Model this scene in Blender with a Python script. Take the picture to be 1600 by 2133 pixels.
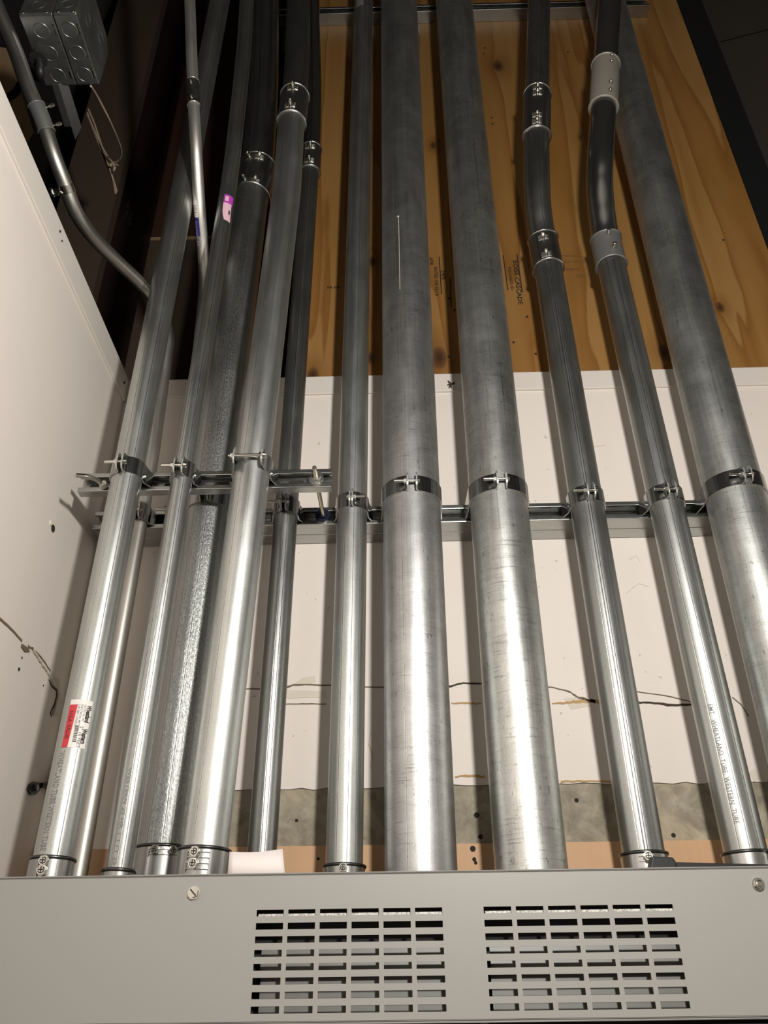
import bpy, bmesh, math, random
from mathutils import Vector, Matrix
random.seed(7)
for o in list(bpy.data.objects): bpy.data.objects.remove(o)
S = bpy.context.scene
COL = S.collection
R = math.radians
EYE = 1.6

# ------------------------------------------------------------------ camera
F_PX, PITCH, YAW, ROLL = 1725.0, R(31.4), 0.0135, 0.0125
fwd = Vector((-math.sin(YAW)*math.cos(PITCH), math.cos(YAW)*math.cos(PITCH), math.sin(PITCH)))
r0 = Vector((math.cos(YAW), math.sin(YAW), 0)); u0 = r0.cross(fwd)
CR = r0*math.cos(ROLL) - u0*math.sin(ROLL); CU = u0*math.cos(ROLL) + r0*math.sin(ROLL)
CAM = Vector((0, 0, EYE))
cam = bpy.data.cameras.new('camera'); camo = bpy.data.objects.new('camera', cam); COL.objects.link(camo)
cam.sensor_fit = 'VERTICAL'; cam.sensor_height = 36; cam.sensor_width = 27; cam.lens = F_PX/2133*36
cam.clip_start = 0.02; cam.clip_end = 60
m = Matrix((CR, CU, -fwd)).transposed().to_4x4(); m.translation = CAM; camo.matrix_world = m
S.camera = camo
def P(px, py, Y):
    d = CR*(px-800)/F_PX - CU*(py-1066.5)/F_PX + fwd
    return CAM + d*(Y/d.y)
def PX(px, py, X):
    d = CR*(px-800)/F_PX - CU*(py-1066.5)/F_PX + fwd
    return CAM + d*(X/d.x)
def PZ(px, py, Z):
    d = CR*(px-800)/F_PX - CU*(py-1066.5)/F_PX + fwd
    return CAM + d*((Z-EYE)/d.z)

# ------------------------------------------------------------------ world, light, exposure
w = bpy.data.worlds.new('world'); S.world = w; w.use_nodes = True
w.node_tree.nodes['Background'].inputs[0].default_value = (1, .97, .92, 1)
w.node_tree.nodes['Background'].inputs[1].default_value = 0.02
S.view_settings.view_transform = 'Standard'; S.view_settings.look = 'None'
S.view_settings.gamma = 1; S.view_settings.use_curve_mapping = False
S.view_settings.exposure = 0.0
LX, LY, LZ = 0.27, 0.0, EYE+0.78
def lamp(name, loc, energy, size, col):
    l = bpy.data.lights.new(name, 'POINT'); l.energy = energy; l.shadow_soft_size = size; l.color = col
    o = bpy.data.objects.new(name, l); o.location = loc; COL.objects.link(o); return o
lamp('work_lamp', (LX, LY, LZ), 90, 0.045, (1, .965, .905))

# ------------------------------------------------------------------ materials
def mat(name, base, rough=.5, metal=0.0, spec=.5):
    m = bpy.data.materials.new(name); m.use_nodes = True
    b = m.node_tree.nodes['Principled BSDF']
    b.inputs['Base Color'].default_value = (*base, 1); b.inputs['Roughness'].default_value = rough
    b.inputs['Metallic'].default_value = metal; b.inputs['Specular IOR Level'].default_value = spec
    return m
class NT:
    def __init__(s, m): s.t = m.node_tree; s.b = s.t.nodes['Principled BSDF']
    def n(s, typ, **kw):
        nd = s.t.nodes.new(typ)
        for k, v in kw.items():
            if k.startswith('i_'):
                key = k[2:]; key = int(key) if key.isdigit() else key.replace('_', ' ')
                if hasattr(v, 'is_output') or isinstance(v, bpy.types.NodeSocket): s.t.links.new(v, nd.inputs[key])
                else: nd.inputs[key].default_value = v
            else: setattr(nd, k, v)
        return nd
    def l(s, a, b): s.t.links.new(a, b)
    def math(s, op, a, b=None, c=None, clamp=False):
        nd = s.t.nodes.new('ShaderNodeMath'); nd.operation = op; nd.use_clamp = clamp
        for i, v in enumerate((a, b, c)):
            if v is None: continue
            if isinstance(v, bpy.types.NodeSocket): s.l(v, nd.inputs[i])
            else: nd.inputs[i].default_value = v
        return nd.outputs[0]
    def noise(s, vec, scale, detail=3, rough=.55, dist=0):
        nd = s.t.nodes.new('ShaderNodeTexNoise'); s.l(vec, nd.inputs['Vector'])
        nd.inputs['Scale'].default_value = scale; nd.inputs['Detail'].default_value = detail
        nd.inputs['Roughness'].default_value = rough; nd.inputs['Distortion'].default_value = dist
        return nd.outputs['Fac']
    def mapping(s, vec, scale=(1,1,1), loc=(0,0,0), rot=(0,0,0)):
        nd = s.t.nodes.new('ShaderNodeMapping'); s.l(vec, nd.inputs[0])
        nd.inputs['Scale'].default_value = scale; nd.inputs['Location'].default_value = loc; nd.inputs['Rotation'].default_value = rot
        return nd.outputs[0]
    def mix(s, f, a, b):
        nd = s.t.nodes.new('ShaderNodeMix'); nd.data_type = 'RGBA'
        for key, v in ((0, f), (6, a), (7, b)):
            if isinstance(v, bpy.types.NodeSocket): s.l(v, nd.inputs[key])
            elif key == 0: nd.inputs[0].default_value = v
            else: nd.inputs[key].default_value = (*v, 1)
        return nd.outputs[2]
    def ramp(s, f, stops):
        nd = s.t.nodes.new('ShaderNodeValToRGB'); s.l(f, nd.inputs[0])
        el = nd.color_ramp.elements
        while len(el) < len(stops): el.new(0.5)
        for e, (p, c) in zip(el, stops):
            e.position = p; e.color = (*c, 1) if hasattr(c, '__len__') else (c, c, c, 1)
        return nd.outputs[0]
    def bump(s, h, strength, dist=.001):
        nd = s.t.nodes.new('ShaderNodeBump'); s.l(h, nd.inputs['Height'])
        nd.inputs['Strength'].default_value = strength; nd.inputs['Distance'].default_value = dist
        s.l(nd.outputs[0], s.b.inputs['Normal']); return nd
    def obj(s): return s.t.nodes.new('ShaderNodeTexCoord').outputs['Object']
    def uv(s): return s.t.nodes.new('ShaderNodeTexCoord').outputs['UV']
    def geo(s): return s.t.nodes.new('ShaderNodeNewGeometry').outputs['Position']

def galv(name, base=.55, rough=.33, seed=0.0, style='emt', seams=(), tint=(.985, 1.01, .975), grain=.6, metal=.975, bands=(), dr=.09):
    rough += dr; m = mat(name, (base,)*3, rough, metal); T = NT(m)
    uv = T.mapping(T.uv(), loc=(seed, seed*1.7, seed))
    streak = T.noise(T.mapping(uv, (300, 3, 1)), 1, 3, .5)
    blotch = T.noise(T.mapping(uv, (18, 7, 1)), 1, 5, .6, .6)
    fine = T.noise(T.mapping(uv, (620, 260, 1)), 1, 3, .75)
    v = T.math('MULTIPLY_ADD', T.math('SUBTRACT', streak, .5), .30, 1.0)
    v = T.math('MULTIPLY_ADD', T.math('SUBTRACT', blotch, .5), .40, v)
    v = T.math('MULTIPLY_ADD', T.math('SUBTRACT', fine, .5), grain, v)
    rr = T.math('MULTIPLY_ADD', T.math('SUBTRACT', blotch, .5), .16, rough)
    rr = T.math('MULTIPLY_ADD', T.math('SUBTRACT', streak, .5), .08, rr)
    h = T.math('MULTIPLY', fine, .5)
    sep = T.n('ShaderNodeSeparateXYZ'); T.l(T.uv(), sep.inputs[0]); U, V = sep.outputs[0], sep.outputs[1]
    if style == 'rigid':          # transverse scuffs and blackened bands
        band = T.noise(T.mapping(uv, (14, 26, 1)), 1, 6, .72, .5)
        scuff_glint = T.noise(T.mapping(uv, (22, 330, 1)), 1, 3, .6, .4)
        gate = T.ramp(T.noise(T.mapping(uv, (10, 5, 1)), 1, 2), [(.42, 0), (.62, 1)])
        k = T.ramp(scuff_glint, [(.57, 0), (.66, 1)])
        v = T.math('MULTIPLY_ADD', T.math('SUBTRACT', band, .5), .75, v)
        v = T.math('SUBTRACT', v, T.math('MULTIPLY', T.math('MULTIPLY', k, gate), .34))
        sp = T.ramp(T.noise(T.mapping(uv, (170, 60, 1)), 1, 2), [(.66, 0), (.71, 1)])
        v = T.math('SUBTRACT', v, T.math('MULTIPLY', sp, .35))
        ln = T.ramp(T.noise(T.mapping(uv, (160, 3.5, 1)), 1, 2), [(.68, 0), (.72, 1)])
        v = T.math('SUBTRACT', v, T.math('MULTIPLY', ln, .22))
    if style == 'rough':          # hammered zinc with grainy bands
        g = T.noise(T.mapping(uv, (330, 150, 1)), 1, 3, .7, .5)
        gate = T.ramp(T.noise(T.mapping(uv, (55, .6, 1)), 1, 2, .5), [(.40, .15), (.58, 1)])
        gg = T.math('MULTIPLY', T.math('SUBTRACT', g, .5), gate)
        v = T.math('MULTIPLY_ADD', gg, 1.9, v); h = T.math('MULTIPLY_ADD', gg, 4.0, h)
    for (a, wd, dep) in bands:    # broad darker rolled bands with a grainy border
        d = T.math('ADD', T.math('ABSOLUTE', T.math('SUBTRACT', U, a)), T.math('MULTIPLY', T.math('SUBTRACT', fine, .5), wd*1.2))
        s_ = T.math('LESS_THAN', d, wd); v = T.math('MULTIPLY_ADD', s_, -dep, v); rr = T.math('MULTIPLY_ADD', s_, .05, rr)
    for (a, wd) in seams:         # weld seams run the whole length
        d = T.math('ABSOLUTE', T.math('SUBTRACT', U, a))
        s_ = T.math('SUBTRACT', 1.0, T.math('DIVIDE', d, wd), clamp=True)
        v = T.math('SUBTRACT', v, T.math('MULTIPLY', s_, .5)); h = T.math('MULTIPLY_ADD', s_, -1.2, h)
        edge = T.math('LESS_THAN', T.math('ABSOLUTE', T.math('SUBTRACT', U, a+wd*1.6)), wd*.4)
        v = T.math('MULTIPLY_ADD', edge, .22, v)
    c = T.n('ShaderNodeVectorMath', operation='SCALE'); c.inputs[0].default_value = (base*tint[0], base*tint[1], base*tint[2])
    T.l(v, c.inputs['Scale']); T.l(c.outputs[0], T.b.inputs['Base Color'])
    T.l(T.math('MAXIMUM', rr, .16), T.b.inputs['Roughness'])
    T.bump(h, .35, .0006)
    return m

def paint(name, base, rough=.6, var=.06, bump=.15, scale=6, blot=None):
    m = mat(name, base, rough); T = NT(m); g = T.geo()
    n = T.noise(g, scale, 5, .6); f = T.noise(g, 160, 3, .6)
    c = T.mix(n, tuple(x*(1-var) for x in base), tuple(min(1, x*(1+var)) for x in base))
    if blot:
        k = T.ramp(T.noise(g, 2.6, 6, .7, .8), [(.58, 0), (.72, 1)])
        c = T.mix(T.math('MULTIPLY', k, .5), c, blot)
        sp = T.ramp(T.noise(g, 75, 2, .5), [(.735, 0), (.76, 1)])
        c = T.mix(T.math('MULTIPLY', sp, .5), c, (.25, .2, .15))
    T.l(c, T.b.inputs['Base Color']); T.bump(f, bump, .0008)
    return m

M = {}
M['wall'] = paint('painted_block', (.72, .655, .60), .62, .03, .2, 5, (.66, .585, .515))
M['wallL'] = paint('painted_drywall', (.72, .655, .605), .6, .025, .2, 4)
M['trim'] = paint('painted_trim', (.66, .61, .56), .55, .03, .2, 9)
M['room'] = paint('room_paint', (.55, .53, .50), .8, .03)
M['floor'] = paint('floor_concrete', (.30, .28, .26), .6, .12, .2, 3)
M['roof'] = paint('dark_roof', (.035, .032, .03), .9, .1)
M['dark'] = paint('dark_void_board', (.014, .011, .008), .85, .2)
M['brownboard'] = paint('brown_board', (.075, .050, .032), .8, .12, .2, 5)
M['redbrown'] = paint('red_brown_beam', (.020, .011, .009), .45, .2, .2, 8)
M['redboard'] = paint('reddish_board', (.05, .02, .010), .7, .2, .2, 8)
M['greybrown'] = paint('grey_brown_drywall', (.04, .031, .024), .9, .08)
M['blackpaint'] = mat('black_paint', (.008, .008, .009), .5)
M['black'] = mat('black_plastic', (.012, .012, .013), .38)
M['iron'] = mat('blackened_iron', (.045, .042, .04), .5, .6)
M['crack'] = mat('crack_dirt', (.16, .115, .075), .9)  # dark brown of the wall cracks
M['crackd'] = mat('crack_dark', (.05, .035, .022), .9)
M['rust'] = mat('rusty_stain', (.46, .30, .14), .9)
M['peel'] = paint('peeled_paint', (.64, .58, .49), .8, .06)
M['caulk'] = paint('caulk_lump', (.58, .52, .45), .7, .08)
M['hole'] = mat('dark_hole', (.02, .016, .012), .9)
M['ink'] = mat('black_ink', (.02, .014, .008), .8)
M['inkfaint'] = mat('faint_ink', (.15, .075, .022), .8)
M['inkgrey'] = mat('grey_ink', (.18, .18, .17), .6)
M['paper'] = mat('white_paper', (.72, .65, .63), .75)
M['label'] = mat('white_label', (.74, .70, .66), .5)
M['red'] = mat('red_label', (.56, .035, .05), .5)
M['purple'] = mat('purple_label', (.50, .06, .48), .5)
M['pinkl'] = mat('pink_label', (.82, .52, .62), .5)
M['navy'] = mat('navy_label', (.05, .035, .22), .5)
M['lilac'] = mat('lilac_ink', (.42, .40, .66), .5)
M['blue'] = mat('blue_paint_washer', (.005, .007, .028), .4, .3)
M['rope'] = mat('tan_string', (.38, .28, .20), .9)
M['cabinet'] = mat('grey_powder_coat', (.285, .275, .255), .42)
T = NT(M['cabinet']); T.bump(T.noise(T.geo(), 900, 2, .5), .12, .0004)
M['cabin'] = mat('cabinet_inner', (.13, .126, .118), .45)
M['litsill'] = mat('painted_lit_sill', (.52, .50, .47), .5)  # pale colour imitates light caught on the sill behind the slots
T = NT(M['litsill']); T.l(T.mix(T.ramp(T.noise(T.geo(), 420, 2), [(.4, 0), (.55, 1)]), (.30, .29, .27), (.60, .58, .54)), T.b.inputs['Base Color'])
M['cabshade'] = mat('cabinet_interior_shade', (.03, .03, .03), .7)  # near-black tone paints the shade inside the cabinet
M['zinc'] = galv('zinc_strut', .42, .28, 3.1, grain=.1, metal=1.0, dr=0)
M['zinc_obj'] = mat('bright_zinc', (.60, .60, .57), .27, 1.0)
T = NT(M['zinc_obj']); n_ = T.noise(T.obj(), 60, 3); T.l(T.math('MULTIPLY_ADD', n_, .25, .16), T.b.inputs['Roughness'])
M['bolt'] = mat('plated_bolt', (.66, .64, .58), .22, 1.0)
M['strap'] = mat('strap_steel', (.40, .41, .41), .22, 1.0)
M['edgeglint'] = mat('cut_edge_glint', (.50, .50, .47), .42, .8)  # cut edges paler than the strap, imitating the bright rim reflection
M['gold'] = mat('yellow_zinc_rod', (.62, .56, .42), .3, 1.0)
M['steel'] = mat('coupling_steel', (.42, .42, .41), .26, 1.0)
T = NT(M['steel']); n_ = T.noise(T.obj(), 30, 3); T.l(T.math('MULTIPLY_ADD', n_, .16, .24), T.b.inputs['Roughness'])
M['blacksteel'] = mat('dark_ring', (.10, .10, .10), .35, 1.0)
M['greymatte'] = mat('matte_coupling', (.22, .22, .215), .45, .6)
M['beige'] = mat('beige_coupling', (.27, .25, .21), .45, .2)
M['bracket'] = mat('bracket_steel', (.16, .165, .165), .4, .8)
M['grille'] = M['cabinet']

def plywood_mat():
    m = mat('plywood_face', (.5, .3, .1), .5); T = NT(m); g = T.geo()
    sep = T.n('ShaderNodeSeparateXYZ'); T.l(g, sep.inputs[0]); X, Z = sep.outputs[0], sep.outputs[2]
    knots = [(1037, 137, .020), (652, 782, .016), (903, 303, .010), (775, 545, .012), (915, 745, .022), (1180, 720, .010), (1385, 735, .018), (772, 745, .012), (1500, 640, .012)]
    warp = None; dark = None; halo = None
    for (kx, ky, kr) in knots:
        kr *= 1.25
        p = P(kx, ky, 1.55)
        dx = T.math('SUBTRACT', X, p.x); dz = T.math('MULTIPLY', T.math('SUBTRACT', Z, p.z), .55)
        d = T.math('SQRT', T.math('ADD', T.math('MULTIPLY', dx, dx), T.math('MULTIPLY', dz, dz)))
        f = T.math('DIVIDE', kr*1.3, T.math('ADD', d, kr*.9))
        f = T.math('MULTIPLY', f, T.math('LESS_THAN', 0, 1))
        warp = f if warp is None else T.math('ADD', warp, f)
        k = T.math('SUBTRACT', 1.0, T.math('DIVIDE', d, kr*.75), clamp=True)
        dark = k if dark is None else T.math('MAXIMUM', dark, k)
        hh = T.math('SUBTRACT', 1.0, T.math('DIVIDE', d, kr*2.4), clamp=True)
        halo = hh if halo is None else T.math('MAXIMUM', halo, hh)
    base = T.noise(T.mapping(g, (6.0, 1, .42)), 1.0, 3, .45, .35)
    ring = T.math('ADD', T.math('MULTIPLY', base, 7.5), T.math('MULTIPLY', warp, .55))
    ring = T.math('ADD', ring, T.math('MULTIPLY', T.noise(T.mapping(g, (30, 1, 9)), 1, 3), .16))
    fr = T.math('FRACT', ring)
    c = T.ramp(fr, [(0, (.34, .185, .058)), (.35, (.315, .163, .048)), (.72, (.27, .128, .030)), (.93, (.205, .087, .016)), (1.0, (.35, .19, .062))])
    fine = T.noise(T.mapping(g, (420, 1, 9)), 1, 3, .6)
    big = T.noise(T.mapping(g, (3, 1, 1.5)), 1, 3)
    c = T.mix(T.math('MULTIPLY', fine, .4), c, (.20, .10, .028))
    c = T.mix(T.math('MULTIPLY', T.ramp(big, [(.45, 0), (.7, 1)]), .35), c, (.21, .088, .017))
    c = T.mix(T.math('MULTIPLY', halo, .65), c, (.13, .05, .012))
    c = T.mix(T.math('POWER', dark, .45), c, (.04, .015, .007))
    sp = T.ramp(T.noise(g, 85, 2, .5), [(.74, 0), (.77, 1)])
    c = T.mix(T.math('MULTIPLY', sp, .7), c, (.07, .035, .015))
    T.l(c, T.b.inputs['Base Color']); T.bump(fine, .25, .0006)
    return m
M['ply'] = plywood_mat()
def strip_wood():
    m = mat('pale_plywood_strip', (.5, .3, .2), .6); T = NT(m); g = T.geo()
    n = T.noise(T.mapping(g, (8, 1, 30)), 1, 4, .6); f = T.noise(T.mapping(g, (200, 1, 6)), 1, 3)
    c = T.mix(n, (.62, .38, .21), (.54, .32, .17)); c = T.mix(T.math('MULTIPLY', f, .4), c, (.45, .27, .14))
    T.l(c, T.b.inputs['Base Color']); return m
M['strip'] = strip_wood()
M['tan'] = mat('tan_wood', (.38, .24, .13), .8)
T = NT(M['tan']); T.l(T.mix(T.noise(T.mapping(T.geo(), (40, 40, 5)), 1, 4), (.32, .19, .10), (.44, .29, .16)), T.b.inputs['Base Color'])
def concrete():
    m = mat('bare_concrete', (.4, .36, .3), .8); T = NT(m); g = T.geo()
    a = T.noise(g, 20, 7, .7, .4); b = T.noise(g, 55, 5, .7)
    c = T.ramp(a, [(.32, (.18, .15, .105)), (.5, (.29, .255, .19)), (.68, (.40, .36, .28))])
    k = T.ramp(b, [(.30, 1), (.42, 0)])
    c = T.mix(T.math('MULTIPLY', k, .6), c, (.14, .12, .09))
    k2 = T.ramp(T.noise(g, 6, 4, .6, 1), [(.55, 0), (.62, 1)])
    c = T.mix(T.math('MULTIPLY', k2, .45), c, (.50, .42, .29))
    T.l(c, T.b.inputs['Base Color']); T.bump(b, .4, .001); return m
M['concrete'] = concrete()

# ------------------------------------------------------------------ object helpers
def tag(o, label=None, cat=None, group=None, kind=None):
    for k, v in (('label', label), ('category', cat), ('group', group), ('kind', kind)):
        if v: o[k] = v
    return o
def link(name, me, material, parent=None):
    o = bpy.data.objects.new(name, me); COL.objects.link(o)
    for mm in (material if isinstance(material, (list, tuple)) else [material]): me.materials.append(mm)
    if parent: o.parent = parent
    return o
def rootof(o):
    while o.parent: o = o.parent
    return o
def thing(name, loc, label, cat, group=None, kind=None):
    o = bpy.data.objects.new(name, None); COL.objects.link(o); o.location = loc; o.empty_display_size = .02
    return tag(o, label, cat, group, kind)
class MB:
    """collects geometry in world space; build() subtracts the thing's base"""
    def __init__(s): s.v = []; s.f = []; s.uv = []; s.mi = []; s.smooth = []; s.idx = 0
    def add(s, vs, fs, uvs=None, smooth=False, mi=None):
        b = len(s.v); s.v += [Vector(x) for x in vs]
        for i, f in enumerate(fs):
            s.f.append([b+j for j in f]); s.smooth.append(smooth); s.mi.append(s.idx if mi is None else mi)
            s.uv.append([uvs[i][k] for k in range(len(f))] if uvs else None)
        return s
    def box(s, a, b, bev=0):
        x0, y0, z0 = [min(a[i], b[i]) for i in range(3)]; x1, y1, z1 = [max(a[i], b[i]) for i in range(3)]
        vs = [(x0,y0,z0),(x1,y0,z0),(x1,y1,z0),(x0,y1,z0),(x0,y0,z1),(x1,y0,z1),(x1,y1,z1),(x0,y1,z1)]
        return s.add(vs, [(0,3,2,1),(4,5,6,7),(0,1,5,4),(1,2,6,5),(2,3,7,6),(3,0,4,7)])
    def prism(s, poly, d):
        """polygon (3D, planar) extruded by vector d"""
        n = len(poly); d = Vector(d)
        vs = [Vector(p) for p in poly] + [Vector(p)+d for p in poly]
        fs = [tuple(range(n))[::-1], tuple(range(n, 2*n))] + [(i, (i+1) % n, n+(i+1) % n, n+i) for i in range(n)]
        return s.add(vs, fs)
    def cyl(s, a, b, r, seg=16, r2=None, smooth=True, caps=True, phase=0):
        a = Vector(a); b = Vector(b); r2 = r if r2 is None else r2; ax = (b-a).normalized()
        e = Vector((0,0,1)) if abs(ax.z) < .9 else Vector((1,0,0)); u = ax.cross(e).normalized(); w_ = ax.cross(u)
        vs = []
        for c, rr in ((a, r), (b, r2)):
            for i in range(seg):
                t = 2*math.pi*i/seg+phase; vs.append(c + u*math.cos(t)*rr + w_*math.sin(t)*rr)
        s.add(vs, [(i, (i+1) % seg, seg+(i+1) % seg, seg+i) for i in range(seg)], smooth=smooth)
        if caps: s.add(vs, [tuple(range(seg))[::-1], tuple(range(seg, 2*seg))])
        return s
    def build(s, name, material, parent=None, label=None, auto=True):
        root = rootof(parent) if parent else None
        off = root.location if root else Vector((0,0,0))
        me = bpy.data.meshes.new(name); me.from_pydata([v-off for v in s.v], [], s.f)
        if any(s.uv):
            ul = me.uv_layers.new(name='UVMap'); k = 0
            for fi, f in enumerate(s.f):
                for j in range(len(f)):
                    if s.uv[fi]: ul.data[k].uv = s.uv[fi][j]
                    k += 1
        for p, sm, mi in zip(me.polygons, s.smooth, s.mi): p.use_smooth = sm; p.material_index = mi
        bm = bmesh.new(); bm.from_mesh(me); bmesh.ops.recalc_face_normals(bm, faces=bm.faces); bm.to_mesh(me); bm.free()
        o = link(name, me, material, parent)
        if label: o['label'] = label
        return o
def bevel(o, w_, seg=2):
    md = o.modifiers.new('bevel', 'BEVEL'); md.width = w_; md.segments = seg; md.limit_method = 'ANGLE'; md.angle_limit = R(40)
    return o
def struct(name, mb, m_, label=None):
    o = mb.build(name, m_); o['kind'] = 'structure'
    if label: o['label'] = label
    return o

# ------------------------------------------------------------------ pipes
def catmull(pts, n=10):
    out = []
    for i in range(len(pts)-1):
        p0 = pts[i-1] if i > 0 else pts[0]*2-pts[1]; p1, p2 = pts[i], pts[i+1]
        p3 = pts[i+2] if i+2 < len(pts) else pts[-1]*2-pts[-2]
        for k in range(n):
            t = k/n
            out.append(.5*((2*p1)+(p2-p0)*t+(2*p0-5*p1+4*p2-p3)*t*t+(3*p1-p0-3*p2+p3)*t**3))
    return out+[pts[-1]]
class Pipe:
    def __init__(s, pts, r):
        s.r = r; s.p = pts; s.s = [0]
        for a, b in zip(pts, pts[1:]): s.s.append(s.s[-1]+(b-a).length)
        s.L = s.s[-1]; s.t = []
        for i in range(len(pts)):
            a = pts[max(0, i-1)]; b = pts[min(len(pts)-1, i+1)]; s.t.append((b-a).normalized())
        n = Vector((0, -1, 0)); s.n = []
        for t in s.t: n = (n - t*n.dot(t)).normalized(); s.n.append(n)
    def at(s, q):
        q = max(0, min(s.L-1e-6, q)); i = 0
        while i < len(s.s)-2 and s.s[i+1] < q: i += 1
        k = (q-s.s[i])/max(1e-9, s.s[i+1]-s.s[i])
        c = s.p[i].lerp(s.p[i+1], k); t = s.t[i].lerp(s.t[i+1], k).normalized()
        n = s.n[i].lerp(s.n[i+1], k); n = (n - t*n.dot(t)).normalized(); b = t.cross(n)*1.0
        return c, t, n, b
    def surf(s, q, ang, off=0.0):
        c, t, n, b = s.at(q); return c + (n*math.cos(ang)+b*math.sin(ang))*(s.r+off)
    def s_at_py(s, py):
        best = None
        for k in range(601):
            q = s.L*k/600; c = s.at(q)[0]-CAM; z = c.dot(fwd)
            if z <= 0: continue
            y = 1066.5-F_PX*c.dot(CU)/z
            if best is None or abs(y-py) < best[0]: best = (abs(y-py), q)
        return best[1]
def tube_mb(p, q0=0, q1=None, r=None, seg=48, step=None, mb=None, caps=True):
    q1 = p.L if q1 is None else q1; r = p.r if r is None else r; mb = mb or MB()
    qs = [q0]+[x for x in p.s if q0+1e-4 < x < q1-1e-4]+[q1]
    vs = []; fs = []; uvs = []
    for q in qs:
        c, t, n, b = p.at(q)
        for i in range(seg):
            a = 2*math.pi*i/seg; vs.append(c+(n*math.cos(a)+b*math.sin(a))*r)
    for j in range(len(qs)-1):
        for i in range(seg):
            i2 = (i+1) % seg
            fs.append((j*seg+i, j*seg+i2, (j+1)*seg+i2, (j+1)*seg+i))
            ua = 2*math.pi*i/seg; ub = 2*math.pi*(i+1)/seg
            if ua >= math.pi: ua -= 2*math.pi; ub -= 2*math.pi
            uvs.append([(ua*r, qs[j]), (ub*r, qs[j]), (ub*r, qs[j+1]), (ua*r, qs[j+1])])
    mb.add(vs, fs, uvs, True)
    if caps:
        n0 = len(vs); mb.add(vs[:seg], [tuple(range(seg))]); mb.add(vs[-seg:], [tuple(range(seg))])
    return mb
def ring_mb(p, q, r, th, mb, seg=48):
    """rounded bead around a pipe"""
    prof = [(-th, 0), (-th*.7, th*.75), (0, th), (th*.7, th*.75), (th, 0)]
    vs = []; c, t, n, b = p.at(q)
    for (dz, dr) in prof:
        for i in range(seg):
            a = 2*math.pi*i/seg; vs.append(c+t*dz+(n*math.cos(a)+b*math.sin(a))*(r+dr))
    fs = [(j*seg+i, j*seg+(i+1) % seg, (j+1)*seg+(i+1) % seg, (j+1)*seg+i) for j in range(4) for i in range(seg)]
    return mb.add(vs, fs, smooth=True)
def patch_mb(p, q0, q1, a0, a1, off, mb=None, th=.0, nseg=10, taper=None, r=None):
    """curved patch on a pipe between arc lengths and angles"""
    mb = mb or MB(); vs = []; fs = []; nq = 4
    rr = (r or p.r)-p.r
    for j in range(nq+1):
        f = j/nq; q = q0+(q1-q0)*f
        A0, A1 = (a0, a1) if taper is None else taper(f)
        for i in range(nseg+1):
            vs.append(p.surf(q, A0+(A1-A0)*i/nseg, off+rr))
    for j in range(nq):
        for i in range(nseg):
            k = j*(nseg+1)+i; fs.append((k, k+1, k+nseg+2, k+nseg+1))
    if th:
        n0 = len(vs); k = 0
        for j in range(nq+1):
            q = q0+(q1-q0)*j/nq
            A0, A1 = (a0, a1) if taper is None else taper(j/nq)
            for i in range(nseg+1): vs.append(p.surf(q, A0+(A1-A0)*i/nseg, off+rr-th))
        W = nseg+1
        fs += [tuple(n0+x for x in f[::-1]) for f in fs]
        for i in range(nseg): fs.append((i+1, i, n0+i, n0+i+1)); a = nq*W+i; fs.append((a, a+1, n0+a+1, n0+a))
        for j in range(nq): a = j*W; fs.append((a, a+W, n0+a+W, n0+a)); a = j*W+nseg; fs.append((a+W, a, n0+a, n0+a+W))
    return mb.add(vs, fs, smooth=False)
def text_verts(body, size, font_res=2, spacing=1.0, sx=1.0, bold=0.0):
    cu = bpy.data.curves.new('txt', 'FONT'); cu.body = body; cu.size = size; cu.resolution_u = font_res
    cu.space_character = spacing; cu.offset = bold*size; cu.align_x = 'LEFT'; cu.align_y = 'CENTER'
    o = bpy.data.objects.new('txt', cu); me = bpy.data.meshes.new_from_object(o)
    vs = [Vector((v.co.x*sx, v.co.y, 0)) for v in me.vertices]; fs = [tuple(p.vertices) for p in me.polygons]
    bpy.data.objects.remove(o); bpy.data.curves.remove(cu); bpy.data.meshes.remove(me)
    return vs, fs
def text_on_pipe(p, body, size, q_top, ang, off, mb=None, spacing=1.0, sx=1.0, bold=.015):
    mb = mb or MB(); vs, fs = text_verts(body, size, 2, spacing, sx, bold)
    return mb.add([p.surf(q_top-v.x, ang+v.y/p.r, off) for v in vs], fs)
def text_flat(body, size, origin, right, up, mb=None, spacing=1.0, sx=1.0, bold=.02):
    mb = mb or MB(); vs, fs = text_verts(body, size, 2, spacing, sx, bold)
    return mb.add([Vector(origin)+Vector(right)*v.x+Vector(up)*v.y for v in vs], fs)

def screw(p, q, ang, parent, h=.012, rh=.0055, base=0.0, slot=True, name='screw'):
    """a set screw standing off a coupling: shank, hex head with a cross slot"""
    c, t, n, b = p.at(q); d = (n*math.cos(ang)+b*math.sin(ang)); a0 = c+d*(p.r+base)
    mb = MB(); mb.cyl(a0, a0+d*h, rh*.55, 10); mb.cyl(a0+d*h*.35, a0+d*h*.55, rh*1.05, 12)
    mb.cyl(a0+d*h*.55, a0+d*h, rh, 6, smooth=False); mb.cyl(a0+d*h, a0+d*(h+.0015), rh*.75, 12, r2=rh*.5)
    tt = t; bb = d.cross(t)
    for ax, ay in ((tt, bb), (bb, tt)):
        e = a0+d*(h+.0014)
        poly = [e+ax*rh*.55+ay*rh*.12, e+ax*rh*.55-ay*rh*.12, e-ax*rh*.55-ay*rh*.12, e-ax*rh*.55+ay*rh*.12]
        mb.idx = 1; mb.prism(poly, d*.0004); mb.idx = 0
    return mb.build(name, [M['bolt'], M['iron']], parent)
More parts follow.
